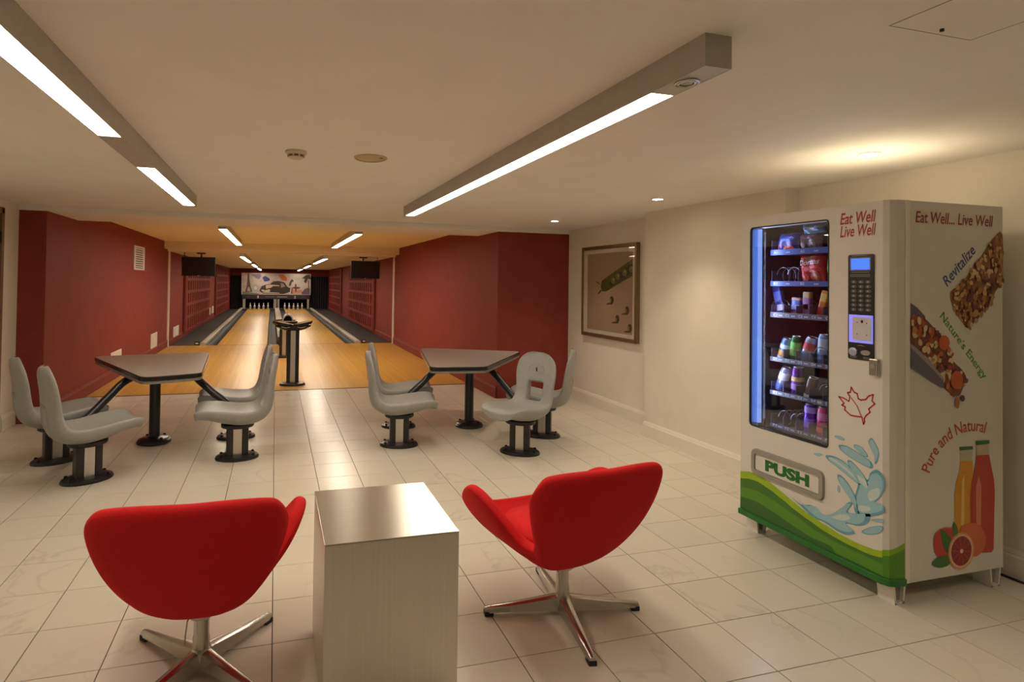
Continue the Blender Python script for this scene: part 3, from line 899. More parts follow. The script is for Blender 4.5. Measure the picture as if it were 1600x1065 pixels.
t = thing('smoke_detector', 'small white smoke detector on the ceiling', 'smoke detector', (.096, 4.0, CZ))
SMOKE = pm('ivory_plastic', (.66, .58, .43), .45)
obj('base_ring', MB().lathe([(.058, 0), (.058, -.012), (.052, -.018), (.02, -.018)], n=32), SMOKE, t, smooth=True)
obj('sensing_head', MB().lathe([(.045, -.018), (.040, -.036), (.030, -.042), (.001, -.043)], n=32), SMOKE, t, smooth=True)
for k in range(8):
    a = k * math.pi / 4
    obj('slot', MB().box(.0405, .0445, -.011, .011, -.033, -.022).xf(Matrix.Rotation(a, 4, 'Z')), pm('slot_shadow', (.16, .13, .09), .7), t)
t = thing('ceiling_speaker', 'round yellowed speaker grille flat on the ceiling', 'speaker', (.512, 4.03, CZ))
SPK = pm('yellowed_grille', (.55, .43, .23), .5, var=.1, scale=300)
obj('rim', MB().lathe([(.095, 0), (.095, -.005), (.084, -.010), (.078, -.004)], n=40), SPK, t, smooth=True)
obj('grille', MB().lathe([(.079, -.003), (.05, -.010), (.001, -.013)], n=40), SPK, t, smooth=True)
obj('badge', MB().box(.045, .062, -.055, -.045, -.0125, -.009), pm('badge_brown', (.2, .13, .05), .4), t)
t = thing('access_panel', 'square access panel flush in the ceiling at upper right', 'access panel', (1.735, 1.29, CZ))
obj('panel', WB().box(1.584, 1.885, 1.131, 1.421, CZ - .0006, CZ + .0), CEIL, t, world=True)
gp = WB()
for a in ((1.580, 1.584, 1.127, 1.425), (1.885, 1.889, 1.127, 1.425), (1.584, 1.885, 1.127, 1.131), (1.584, 1.885, 1.421, 1.425)):
    gp.box(a[0], a[1], a[2], a[3], CZ - .0007, CZ)
obj('shadow_gap', gp, pm('panel_gap', (.38, .30, .20), .8), t, world=True)
obj('latch', WB().lathe([(.005, CZ), (.005, CZ - .0075), (.001, CZ - .008)], (1.734, 1.389), 12), BLACK, t, world=True)

# hanging screens -----------------------------------------------------


def hanging_tv(xc, label, s):
    t = thing('hanging_screen', label, 'television', (xc, 17.1, 2.08), group='screens hung over the lanes')
    M = T(xc, 17.0, 1.757) @ Matrix.Rotation(R(7), 4, 'X')
    obj('screen_body', MB().box(-.35, .35, 0, .055, -.212, .212).xf(M), BLACK, t, world=True, bevel=.006)
    obj('screen_glass', MB().box(-.338, .338, -.003, .002, -.195, .2).xf(M), BLACKGLOSS, t, world=True)
    obj('logo_badge', MB().box(-.02, .02, -.004, -.001, -.208, -.200).xf(M), ALU, t, world=True)
    obj('ceiling_plate', WB().box(xc - s * .05 - .09, xc - s * .05 + .09, 16.98, 17.12, 2.045, 2.075), BLACK, t, world=True, bevel=.004)
    obj('drop_pole', WB().tube([(xc - s * .05, 17.06, 2.06), (xc - s * .05, 17.06, 1.80)], .018, 12), BLACK, t, world=True, smooth=True)
    obj('cable', WB().tube([tuple(p) for p in catmull([(xc + s * .30, 17.1, 2.075), (xc + s * .30, 17.09, 2.0), (xc + s * .22, 17.08, 1.97), (xc, 17.08, 1.93)], 5)], .008, 6), RUBBER, t, world=True, smooth=True)


hanging_tv(-1.66, 'black screen hanging from the ceiling over the left lane', -1)
hanging_tv(2.08, 'black screen hanging from the ceiling over the right lane', 1)

# ================================================================== BOWLING SEATS


def seat_shell():
    prof = [(.324, .386), (.310, .403), (.262, .418), (.15, .410), (0.0, .388), (-.11, .388), (-.175, .418), (-.208, .48), (-.225, .56), (-.238, .64), (-.256, .73), (-.272, .79), (-.282, .833), (-.286, .850)]
    wid = [.150, .180, .202, .213, .210, .203, .196, .190, .194, .205, .199, .168, .110, .045]
    thk = [.058, .068, .080, .096, .106, .102, .090, .072, .060, .050, .044, .038, .028, .016]
    P = catmull([(x, z, w) for (x, z), w in zip(prof, wid)], 3)
    TH = catmull([(a, 0, 0) for a in thk], 3)
    nr, nc = len(P), 16
    mb = MB()
    F, B = [], []
    for r in range(nr):
        p = P[r]
        a, b = P[max(r - 1, 0)], P[min(r + 1, nr - 1)]
        tx, tz = b.x - a.x, b.y - a.y
        ln = math.hypot(tx, tz) or 1
        nx, nz = -tz / ln, tx / ln          # side away from the sitter has the opposite sign
        nx, nz = (-nx, -nz)
        if p.x > .18:                       # thick rounded nose at the front of the seat
            nx, nz = .12, .99
        fr, br = [], []
        for c in range(nc + 1):
            v = -1 + 2 * c / nc
            lift = .028 * v * v
            w = p.z
            fx, fz_ = p.x + nx * lift, p.y + nz * lift
            th = TH[r].x * (1 - .40 * v ** 4)
            fr.append(mb.bm.verts.new((fx, v * w, fz_)))
            br.append(mb.bm.verts.new((fx - nx * th, v * w * .97, fz_ - nz * th)))
        F.append(fr); B.append(br)
    hole = lambda r, c: .435 < (P[r].y + P[r + 1].y) / 2 < .595 and P[r].x < -.15 and 5 <= c <= 10
    cells = [(r, c) for r in range(nr - 1) for c in range(nc) if not hole(r, c)]
    cs = set(cells)
    for r, c in cells:
        mb.face((F[r][c], F[r][c + 1], F[r + 1][c + 1], F[r + 1][c]))
        mb.face((B[r][c], B[r + 1][c], B[r + 1][c + 1], B[r][c + 1]))
        for (dr, dc, e) in ((-1, 0, ((r, c), (r, c + 1))), (1, 0, ((r + 1, c), (r + 1, c + 1))), (0, -1, ((r, c), (r + 1, c))), (0, 1, ((r, c + 1), (r + 1, c + 1)))):
            if (r + dr, c + dc) not in cs:
                (a0, a1), (b0, b1) = e
                mb.face((F[a0][a1], F[b0][b1], B[b0][b1], B[a0][a1]))
    return mb


CH = {}


def bowling_chair(x, y, face, label, swivel=0.0):
    t = thing('bowling_chair', label, 'chair', (x, y, 0), R(face), group='grey seats around the two tables')
    if not CH:
        CH['base_plate'] = [obj('base_plate', MB().lathe([(.168, 0), (.170, .010), (.162, .024), (.130, .034), (.001, .036)], n=36, sy=.72), BLACK, t, smooth=True)]
        po = []
        for s in (-1, 1):
            po.append(obj('post', MB().prism(rrect(s * .059 - .025, s * .059 + .025, -.055, .055, .012), .034, .262), BLACK, t, smooth=True))
        CH['post'] = po
        CH['centre_panel'] = [obj('centre_panel', MB().prism(rrect(-.035, .035, -.052, .052, .006), .034, .262), ALU, t, bevel=.002)]
        CH['support_plate'] = [obj('support_plate', MB().lathe([(.06, .252), (.120, .256), (.128, .264), (.128, .284), (.11, .292), (.03, .31)], n=32, sy=.8), BLACK, t, smooth=True)]
        CH['bolt'] = [obj('bolt', MB().lathe([(.012, .024), (.012, .038), (.007, .041), (.001, .041)], (sx_ * .122, sy_ * .05), 8), BLACKGLOSS, t) for sx_ in (-1, 1) for sy_ in (-1, 1)]
        CH['seat_shell'] = [obj('seat_shell', seat_shell(), SHELL, t, smooth='all', sub=1)]
        em_ = MB()
        ring = [(-.2455 + .0035, .075 * math.cos(a * math.pi / 16), .70 + .045 * math.sin(a * math.pi / 16)) for a in range(33)]
        em_.tube(ring, .0016, 5)
        CH['emblem_ring'] = [obj('emblem_ring', em_, pm('emblem_grey', (.26, .25, .235), .4), t)]
        CH['emblem_mark'] = [obj('emblem_mark', MB().prism([(-.004, -.016), (.005, -.014), (.004, .018), (.010, .022), (-.006, .019)], 0, .004).xf(Matrix.Translation((-.243, 0, .695)) @ Matrix.Rotation(R(90), 4, 'Y') @ Matrix.Rotation(R(90), 4, 'Z')), BLACK, t)]
        parts = [o for v in CH.values() for o in v]
    else:
        parts = []
        for v in CH.values():
            for o in v:
                c = o.copy(); col.objects.link(c); c.parent = t; parts.append(c)
    if swivel:
        for o in parts:
            if o.name.split('.')[0] in ('seat_shell', 'emblem_ring', 'emblem_mark'):
                o.rotation_euler[2] = R(swivel)
    return t


bowling_chair(-1.267, 5.722, 30, 'grey moulded seat at the left table, nearest the viewer on the wall side')
bowling_chair(-1.633, 6.372, 30, 'grey moulded seat at the left table, tucked against the maroon wall end')
bowling_chair(-.274, 6.095, 185, 'grey moulded seat at the left table, nearer one on the centre aisle side')
bowling_chair(-.322, 6.878, 184, 'grey moulded seat at the left table, farther one on the centre aisle side')
bowling_chair(1.077, 6.173, -9, 'grey moulded seat at the right table, nearer one on the centre aisle side')
bowling_chair(1.208, 6.966, -9, 'grey moulded seat at the right table, farther one on the centre aisle side')
bowling_chair(2.035, 5.615, 150, 'grey moulded seat turned to show the opening in its back, by the right table', swivel=60)
bowling_chair(2.47, 6.186, 147, 'grey moulded seat at the right table, half hidden beside the cream wall')


def settee_table(pole, poly, arms, beams, label):
    t = thing('bowling_table', label, 'table', (pole[0], pole[1], 0), group='grey tables between the seats')
    big = rounded(poly, .11, 6)
    c = Vector(pole)
    ins = [tuple(Vector(p) + (c - Vector(p)).normalized() * .012) for p in big]
    obj('table_top', WB().prism(ins, .672, .700), LAMINATE, t, world=True)
    obj('edge_band', WB().loft([[(x, y, .664) for x, y in ins], [(x, y, .668) for x, y in big], [(x, y, .694) for x, y in big], [(x, y, .699) for x, y in ins]]), BLACKGLOSS, t, world=True, smooth=True)
    lip = [tuple(Vector(p) + (c - Vector(p)).normalized() * .008) for p in big]
    obj('lower_edge', WB().loft([[(x, y, .640) for x, y in ins], [(x, y, .643) for x, y in lip], [(x, y, .661) for x, y in lip], [(x, y, .6638) for x, y in ins]]), pm('grey_edge', (.24, .22, .20), .35), t, world=True, smooth=True)
    obj('pole', WB().lathe([(.045, .02), (.045, .64)], pole, 24), BLACK, t, world=True, smooth=True)
    obj('base_flange', WB().lathe([(.138, 0), (.142, .012), (.132, .030), (.10, .044), (.065, .050), (.05, .056)], pole, 36), BLACK, t, world=True, smooth=True)
    for k in range(4):
        a = R(45 + 90 * k)
        obj('bolt', WB().lathe([(.012, .036), (.012, .052), (.007, .055), (.001, .055)], (pole[0] + .10 * math.cos(a), pole[1] + .10 / KY * math.sin(a)), 8), BLACKGLOSS, t, world=True)
    obj('mounting_plate', WB().lathe([(.15, .618), (.16, .64)], pole, 24), BLACK, t, world=True)
    for a, b in beams:
        obj('seat_beam', WB().tube([(a[0], a[1], .268), (b[0], b[1], .268)], .018, 10), BLACK, t, world=True, smooth=True)
    for a in arms:
        obj('support_arm', WB().tube([tuple(p) for p in catmull(a, 7)], .031, 14), BLACK, t, world=True, smooth=True)


settee_table((-1.005, 6.876), [(-1.68, 7.66), (-.955, 5.93), (-.555, 6.13), (-.64, 7.88)],
             [[(-1.04, 6.80, .632), (-1.11, 6.68, .630), (-1.194, 6.52, .590), (-1.259, 6.38, .511), (-1.34, 6.22, .409), (-1.43, 6.05, .30), (-1.45, 6.01, .275)],
              [(-.90, 6.80, .632), (-.71, 6.69, .628), (-.59, 6.60, .548), (-.494, 6.54, .468), (-.408, 6.50, .406), (-.31, 6.46, .31), (-.29, 6.45, .28)]],
             [((-1.33, 5.835), (-1.57, 6.26)), ((-.282, 6.23), (-.314, 6.745))],
             'grey four-sided table on a black pole, at left before the maroon wall')
settee_table((1.908, 6.815), [(1.62, 7.97), (1.335, 6.09), (1.85, 6.03), (2.66, 7.33)],
             [[(1.76, 6.76, .632), (1.57, 6.67, .628), (1.448, 6.63, .553), (1.367, 6.60, .485), (1.273, 6.57, .412), (1.16, 6.54, .31), (1.14, 6.53, .28)],
              [(1.98, 6.86, .632), (2.03, 6.68, .628), (2.084, 6.46, .549), (2.12, 6.30, .473), (2.15, 6.14, .406), (2.21, 5.98, .31), (2.23, 5.95, .28)]],
             [((1.10, 6.31), (1.186, 6.83)), ((2.11, 5.715), (2.395, 6.086))],
             'grey four-sided table on a black pole, at right by the cream wall')

# ================================================================== SCORING PEDESTAL AND BALL RETURN


def pedestal(t, x, y, h, w=.165):
    obj('base_plate', WB().lathe([(.175, 0), (.177, .008), (.165, .03), (.13, .042), (.001, .044)], (x, y), 36, sy=.7), BLACK, t, world=True, smooth=True)
    for s in (-1, 1):
        obj('post', WB().prism(rrect(x + s * .058 - .025, x + s * .058 + .025, y - .05, y + .05, .012), .04, h), BLACK, t, world=True, smooth=True)
    obj('centre_panel', WB().prism(rrect(x - .035, x + .035, y - .044, y + .044, .006), .04, h), ALU, t, world=True, bevel=.002)


t = thing('scoring_pedestal', 'black pedestal with two round dished tops standing at the front of the approach', 'pedestal', (.25, 10.13, 0))
pedestal(t, .25, 10.13, .79)
obj('top_body', WB().loft([[(.25 + r * 1.0 * math.cos(a * math.pi / 12), 10.13 + ry * math.sin(a * math.pi / 12), z) for a in range(24)] for r, ry, z in ((.10, .07, .765), (.17, .09, .785), (.235, .11, .82), (.24, .11, .845))]), BLACKGLOSS, t, world=True, smooth=True)
TRAY = pm('tan_tray', (.30, .24, .13), .35)
for s in (-1, 1):
    M = T(.25 + s * .132, 10.13, .862) @ Matrix.Rotation(R(-11 * s), 4, 'Y')
    obj('dish', MB().lathe([(.06, -.03), (.115, -.022), (.132, .006), (.132, .014), (.122, .016), (.118, .006), (.06, -.012), (.001, -.016)], n=36).xf(M), BLACKGLOSS, t, world=True, smooth=True)
    obj('dish_liner', MB().lathe([(.119, .0125), (.116, .0095), (.06, -.006), (.001, -.010)], n=36).xf(M), TRAY, t, world=True, smooth=True)
    obj('grip', WB().tube([(.25 + s * .05, 10.01, .82), (.25 + s * .10, 10.0, .812), (.25 + s * .16, 10.01, .825)], .006, 8), CHROME, t, world=True, smooth=True)

t = thing('ball_return', 'black ball return with arched hood standing behind the pedestal at the lanes', 'ball return', (.2, 13.8, 0))
pedestal(t, .175, 13.8, .62)
obj('ball_rack', WB().loft([[(.19 + rx * math.cos(a * math.pi / 16), 14.0 + ry * math.sin(a * math.pi / 16), z) for a in range(32)] for rx, ry, z in ((.10, .2, .58), (.22, .50, .62), (.235, .53, .66), (.235, .53, .69), (.20, .48, .69), (.18, .45, .665), (.02, .05, .66))]), BLACKGLOSS, t, world=True, smooth=True)
obj('rack_liner', WB().prism([(.19 + .17 * math.cos(a * math.pi / 16), 14.0 + .43 * math.sin(a * math.pi / 16)) for a in range(32)], .664, .672), TRAY, t, world=True)
hood = []
for k in range(13):
    a = math.pi * k / 12
    hood.append((.245 + .105 * math.cos(a), .66 + .145 * math.sin(a)))
inner = [(.245 + (x - .245) * .82, .66 + (z - .66) * .84) for x, z in hood[::-1]]
obj('hood', WB().loft([[(x, y, z) for x, z in hood + inner] for y in (14.1, 14.35, 14.6)]), MACHGREY, t, world=True, smooth=True)
obj('rear_leg', WB().prism(rrect(.10, .30, 14.5, 14.62, .02), 0, .62), BLACK, t, world=True, smooth=True)
obj('hood_shroud', WB().loft([[(x, y, z if y < 15 else .0 + (z) * .55) for x, z in hood + [(.14, 0.0), (.35, 0.0)][::1]] for y in (14.6, 14.9)] + [[(x, 16.3, max(z * .32, 0)) for x, z in hood + [(.14, 0.0), (.35, 0.0)]]]), GUTTER, t, world=True, smooth=True)
obj('lane_entry', WB().prism(rrect(.09, .30, 16.3, YF + 1.6, .02), 0, .20), BLACK, t, world=True, bevel=.01)

# ================================================================== STEEL CUBE, RED CHAIRS
t = thing('steel_cube', 'brushed steel cube side table between the two red chairs', 'side table', (.405, 2.695, 0))
obj('body', WB().box(.172, .637, 2.384, 3.008, .02, .577), STEEL_SIDE, t, world=True, bevel=.002)
obj('top', WB().box(.1715, .6375, 2.3835, 3.0085, .5772, .580), STEEL_TOP, t, world=True, bevel=.0012)
obj('plinth', WB().box(.182, .627, 2.394, 2.998, 0, .02), RUBBER, t, world=True)


def red_chair(x, y, face, star, label, slide=0.0):
    t = thing('red_lounge_chair', label, 'armchair', (x, y, 0), R(face - 90), group='red lounge chairs')
    # rim of the shell, right half, from back top to front; local +y is forward
    half = [(0, -.330, .748), (.13, -.328, .751), (.232, -.316, .746), (.276, -.300, .730), (.290, -.270, .680), (.268, -.242, .600), (.240, -.215, .520), (.212, -.184, .440), (.196, -.140, .390),
            (.220, -.085, .392), (.268, -.050, .455), (.322, -.008, .532), (.350, .062, .572), (.353, .140, .568), (.335, .215, .522), (.305, .270, .470), (.235, .312, .418), (.12, .330, .398), (0, .334, .393)]
    rim = half + [(-a, b, c) for a, b, c in half[-2:0:-1]]
    rim = catmull(rim, 4, closed=True)
    Bc = Vector((0, -.02, .243))
    rows = 14
    mb = MB()
    grid = []
    for r in range(1, rows + 1):
        u = r / rows
        ring = []
        for p in rim:
            hgt = max(0.0, min(1.0, (p.z - .40) / .36))
            e = 1.38 + .12 * hgt
            hh = 1 - (1 - u) ** e
            g = u ** (1.52 + .08 * hgt)
            ring.append(mb.bm.verts.new((Bc.x + (p.x - Bc.x) * hh, Bc.y + (p.y - Bc.y) * hh, Bc.z + (p.z - Bc.z) * g)))
        grid.append(ring)
    cv = mb.bm.verts.new(Bc)
    n = len(rim)
    for i in range(n):
        mb.face((cv, grid[0][i], grid[0][(i + 1) % n]))
        for a, b in zip(grid, grid[1:]):
            mb.face((a[i], b[i], b[(i + 1) % n], a[(i + 1) % n]))
    o = obj('shell', mb, REDWOOL, t, smooth='all')
    so = o.modifiers.new('thickness', 'SOLIDIFY'); so.thickness = .048; so.offset = 0.0; so.use_even_offset = False
    sb = o.modifiers.new('round', 'SUBSURF'); sb.levels = 2; sb.render_levels = 2
    cu = obj('seat_cushion', MB().lathe([(.09, .285), (.16, .325), (.205, .365), (.20, .388), (.12, .398), (.001, .400)], (0, .05), 32), REDWOOL, t, smooth='all')
    o.location.x = cu.location.x = slide
    obj('mount', MB().lathe([(.045, .205), (.055, .215), (.055, .240)], (0, 0), 24), LEGWHITE, t, smooth=True)
    obj('column', MB().lathe([(.030, .05), (.030, .12), (.027, .13), (.027, .215)], (0, 0), 28), CHROME, t, smooth=True)
    obj('hub', MB().lathe([(.034, .016), (.038, .03), (.038, .072), (.030, .086)], (0, 0), 28), CHROME, t, smooth=True)
    obj('height_lever', MB().tube([(-.03, .0, .22), (-.045, -.03, .20), (-.05, -.05, .13)], .003, 6), CHROME, t)
    for k in range(4):
        a = R(star - (face - 90) + 90 * k)
        M = Matrix.Rotation(a, 4, 'Z')
        rings = []
        for q, w, z0, z1 in ((.02, .030, .022, .082), (.09, .026, .022, .072), (.21, .021, .020, .054), (.325, .017, .016, .040), (.345, .015, .016, .034)):
            rings.append([(q, -w, z0), (q, w, z0), (q, w * .75, z1 - .006), (q, w * .3, z1), (q, -w * .3, z1), (q, -w * .75, z1 - .006)])
        leg = obj('leg', MB().loft(rings).xf(M), CHROME, t, smooth=True)
        obj('glide', MB().box(.308, .347, -.0165, .0165, 0.0, .021).xf(M), RUBBER, leg, bevel=.003)
    return t


red_chair(-.240, 2.835, 88, 45, 'red fabric swivel armchair seen straight from behind, left of the steel cube')
red_chair(1.240, 2.84, 97, 80, 'red fabric swivel armchair turned to show one winged arm, right of the steel cube', slide=-.035)

# ================================================================== PICTURES ON THE RIGHT WALL
PX = 3.69
t = thing('framed_picture', 'framed picture of an open pea pod with scattered peas on the cream wall', 'picture', (PX, 7.16, .84))
y0, y1, z0, z1 = 6.46, 7.84, .845, 1.935
fr = WB()
fw_ = .042
for a, b, c, d in ((y0, y0 + fw_, z0, z1), (y1 - fw_, y1, z0, z1), (y0 + fw_, y1 - fw_, z0, z0 + fw_), (y0 + fw_, y1 - fw_, z1 - fw_, z1)):
    fr.box(PX - .05, PX - .001, a, b, c, d)
obj('frame', fr, pm('bronze_frame', (.26, .19, .10), .32, .75), t, world=True, bevel=.006)
obj('mat_board', WB().box(PX - .035, PX - .02, y0 + fw_ * .8, y1 - fw_ * .8, z0 + fw_ * .8, z1 - fw_ * .8), pm('cream_mat', (.66, .60, .48), .8), t, world=True)
obj('print', WB().box(PX - .0365, PX - .0352, y0 + .10, y1 - .15, z0 + .085, z1 - .09), pm('tan_print', (.37, .265, .165), .6, var=.06, scale=1.5), t, world=True)
f = front_frame(PX - .0366)
items = [(POD, (74, 78, 34), 1), (POD_OPEN, (48, 50, 26), 3), (STEM1, (60, 58, 30), 1), (STEM2, (60, 58, 30), 1)]
for (a, b) in PEAS:
    items.append(([(a + .055 * math.cos(k * .524), b + .04 * math.sin(k * .524)) for k in range(12)], (112, 116, 58), 5))
    items.append(([(a - .012 + .022 * math.cos(k * .785), b + .014 + .014 * math.sin(k * .785)) for k in range(8)], (158, 160, 104), 7))
for (a, b) in FALLEN:
    items.append(([(a + .06, b - .03), (a + .13, b - .045), (a + .13, b - .055), (a - .03, b - .05)], (90, 66, 42), 1))
    items.append(([(a + .05 * math.cos(k * .524), b + .046 * math.sin(k * .524)) for k in range(12)], (70, 66, 36), 3))
    items.append(([(a + .028 + .02 * math.cos(k * .785), b - .006 + .026 * math.sin(k * .785)) for k in range(8)], (128, 120, 78), 5))
lim = lambda poly: [(max(y0 + .104, min(y1 - .154, a)), b) for a, b in poly]
prints('pea_print', [(lim(p), c, l) for p, c, l in items], f, t)
obj('glazing', WB().box(PX - .0425, PX - .0405, y0 + fw_ * .8, y1 - fw_ * .8, z0 + fw_ * .8, z1 - fw_ * .8), PICGLASS, t, world=True)
# ================================================================== VENDING MACHINE
FX, SY = 2.70, 2.42               # front face, near side face
vm = thing('vending_machine', 'white snack vending machine with glass door, PUSH flap and green swoosh at the right wall', 'vending machine', (3.07, 2.955, 0))
Y1 = 3.492
cab = WB()
cab.box(2.815, 3.43, SY, SY + .03, .10, 1.886)          # near side
cab.box(2.788, 3.43, Y1 - .03, Y1, .10, 1.886)          # far side
cab.box(2.788, 3.43, SY + .03, Y1 - .03, 1.856, 1.886)   # top
cab.box(2.788, 3.43, SY + .03, Y1 - .03, .10, .14)
cab.box(3.40, 3.43, SY + .03, Y1 - .03, .14, 1.856)
obj('cabinet', cab, MACHINE, vm, world=True)
obj('corner_strip', WB().box(2.788, 2.8148, SY - .004, SY + .03, .10, 1.888), TRIM, vm, world=True, bevel=.003)
# door slab with window and flap openings
WY0, WY1, WZ0, WZ1 = 2.797, 3.413, .645, 1.823
rp = [(FX, SY + .045), (FX + .012, SY + .018), (FX + .04, SY + .004), (FX + .085, SY), (FX + .085, WY0), (FX, WY0)]
door = WB().prism(rp, .125, 1.886)
door.box(FX, FX + .018, WY1, Y1 + .003, .125, 1.886)
door.box(FX + .018, FX + .085, Y1 - .016, Y1 + .003, .125, 1.886)
door.box(FX, FX + .085, WY0, WY1, WZ1, 1.886)
door.box(FX, FX + .018, WY0, WY1, .125, WZ0)
door.box(FX + .018, FX + .085, WY0, Y1 - .016, .125, .56)
dr = obj('door', door, MACHINE, vm, world=True)
o_, i_ = rrect(WY0 - .002, WY1 + .002, WZ0 - .002, WZ1 + .002, .028, 6), rrect(WY0 + .003, WY1 - .003, WZ0 + .003, WZ1 - .003, .024, 6)
sq = rrect(WY0 - .003, WY1 + .003, WZ0 - .003, WZ1 + .003, .001, 6)
obj('window_gasket', WB().loft([[(FX + .010, a, b) for a, b in o_], [(FX - .003, a, b) for a, b in o_], [(FX - .003, a, b) for a, b in i_], [(FX + .010, a, b) for a, b in i_]], cap=False), RUBBER, dr, world=True, smooth=True)
cm = WB()
cm.loft([[(FX + .001, a, b) for a, b in sq], [(FX + .001, a, b) for a, b in i_]], cap=False)
obj('window_corner', cm, MACHINE, dr, world=True)
obj('window_glass', WB().box(FX + .012, FX + .018, WY0, WY1, WZ0, WZ1), GLASS, dr, world=True)
obj('blue_tube', WB().prism([(2.745 + .018 * math.cos(a * .5236), 3.425 + .034 * math.sin(a * .5236)) for a in range(12)], .66, 1.815), em('glowing_blue_plastic', (.07, .17, .55), .75), vm, world=True, smooth=True)  # reflective blue plastic tube; its glow is added as emission
obj('tube_edge', WB().box(2.732, 2.758, 3.380, 3.3865, .66, 1.815), em('pale_tube_edge', (.22, .36, .75), .8), vm, world=True)
obj('liner', WB().box(2.80, 3.398, 3.452, 3.461, .15, 1.85).box(2.80, 3.398, SY + .031, SY + .04, .15, 1.85).box(3.388, 3.398, SY + .05, 3.45, .15, 1.85).box(2.80, 3.398, SY + .05, 3.45, 1.84, 1.85).box(2.80, 3.398, SY + .05, 3.45, .15, .16), INTERIOR, vm, world=True)
ld = bpy.data.lights.new('cabinet_strip_lamp', 'AREA')
ld.shape = 'RECTANGLE'; ld.size = 1.1; ld.size_y = .03; ld.energy = 2.2; ld.color = (.62, .68, 1.0)
lo = bpy.data.objects.new('cabinet_strip_lamp', ld)
col.objects.link(lo); lo.parent = vm
lo.matrix_basis = vm.matrix_basis.inverted() @ T(2.78, 3.40, 1.24) @ Matrix(((0, .94, -.34, 0), (0, .34, .94, 0), (1, 0, 0, 0), (0, 0, 0, 1)))
# flap
ob, ib = rrect(2.820, 3.386, .362, .518, .040, 6), rrect(2.850, 3.356, .392, .488, .018, 6)
obj('flap_frame', WB().loft([[(FX + .0005, a, b) for a, b in ob], [(FX - .013, a + (3.10 - a) * .012, b + (.44 - b) * .06) for a, b in ob], [(FX - .013, a, b) for a, b in ib], [(FX - .001, a, b) for a, b in ib]], cap=False), MACHGREY, dr, world=True, smooth=True)
fl_ = obj('push_flap', MB().prism(rrect(2.852, 3.354, .394, .486, .016, 5), 0, .004).xf(Matrix(((0, 0, -1, FX - .0015), (KY, 0, 0, 0), (0, KZ, 0, 0), (0, 0, 0, 1)))), MACHINE, dr, world=True)
F0 = FX - .0062


def fmap(yl, yr, z0l, z1l, X=FX - .0012, z0r=None, z1r=None):
    return lambda u, v: (X, yl + (yr - yl) * u, z0l + (z1l - z0l) * v)


lettering('PUSH', fmap(3.268, 2.922, .408, .474, F0), (24, 104, 40), dr, bold=.06)
lettering('Eat Well', fmap(2.722, 2.503, 1.788, 1.846), (168, 30, 34), dr, shear=.22, bold=.012)
lettering('Live Well', fmap(2.722, 2.503, 1.724, 1.782), (168, 30, 34), dr, shear=.22, bold=.012)
# green swoosh around the door foot
gf = front_frame(FX)


def interp(cv, y):
    cv = sorted(cv)
    if y <= cv[0][0]:
        return cv[0][1]
    for (a, za), (b, zb) in zip(cv, cv[1:]):
        if y <= b:
            s = (y - a) / (b - a); s = s * s * (3 - 2 * s) * .4 + s * .6
            return za + (zb - za) * s
    return cv[-1][1]


ys = [Y1 + .003 - (Y1 + .003 - SY - .045) * k / 40 for k in range(41)]


def band(top, bot, c, lay):
    pts_t = [(y, top(y)) for y in ys]; pts_b = [(y, bot(y)) for y in ys]
    return ([p for p in pts_t] + [p for p in pts_b[::-1]], c, lay)


tl, bl_ = (lambda y: interp(LIME_TOP, y)), (lambda y: interp(LIME_BOT, y))
b1, b2 = (lambda y: interp(BAND1_BOT, y)), (lambda y: interp(BAND2_BOT, y))
prints('green_swoosh', [band(tl, lambda y: .1255, (84, 142, 32), 0), band(tl, bl_, (154, 186, 24), 1),
                        band(lambda y: bl_(y), lambda y: min(bl_(y) - .001, max(b1(y), .16 + (3.0 - y) * -.02)), (66, 116, 34), 1),
                        band(lambda y: min(b2(y), bl_(y) - .02) if y > 2.75 else .13, lambda y: .1258, (54, 104, 38), 1)], gf, dr)
corner = [(FX, SY + .045), (FX + .012, SY + .018), (FX + .04, SY + .004), (FX + .085, SY)]
cn = WB()
nrm = [(-.9, -.3), (-.75, -.66), (-.35, -.93), (-.05, -1)]
zt, zb_ = [.250, .258, .270, .289], [.222, .230, .245, .262]
for mi_, (za, zc) in enumerate((([.1255] * 4, zb_), (zb_, zt))):
    cn.mi = mi_
    a = [cn.bm.verts.new(W(p[0] + q[0] * .0009, p[1] + q[1] * .0012, z)) for p, q, z in zip(corner, nrm, za)]
    b = [cn.bm.verts.new(W(p[0] + q[0] * .0009, p[1] + q[1] * .0012, z)) for p, q, z in zip(corner, nrm, zc)]
    for k in range(3):
        cn.face((a[k], a[k + 1], b[k + 1], b[k]))
obj('green_corner', cn, [ink((84, 142, 32)), ink((130, 176, 24))], dr, world=True)
lip = [(FX - .012, Y1 + .012), (FX - .012, SY + .045), (FX + .002, SY + .008), (FX + .04, SY - .007), (FX + .09, SY - .011), (FX + .09, Y1 + .012)]
obj('kick_lip', WB().prism(lip, .092, .1245), ink((38, 112, 40)), vm, world=True, bevel=.004)
# water splash and maple leaf
sp = []
for poly in SPLASH:
    sm = [tuple(p.xy) for p in catmull([(a, b, 0) for a, b in poly], 4, closed=True)]
    sp.append((sm, (104, 164, 184), 3))
    cx, cy = sum(p[0] for p in sm) / len(sm), sum(p[1] for p in sm) / len(sm)
    sp.append(([(cx + (a - cx) * .86, cy + (b - cy) * .86) for a, b in sm], (152, 194, 204), 4))
for poly in SPLASH_LIGHT:
    sp.append(([tuple(p.xy) for p in catmull([(a, b, 0) for a, b in poly], 4, closed=True)], (196, 212, 208), 5))
prints('water_splash', sp, gf, dr)


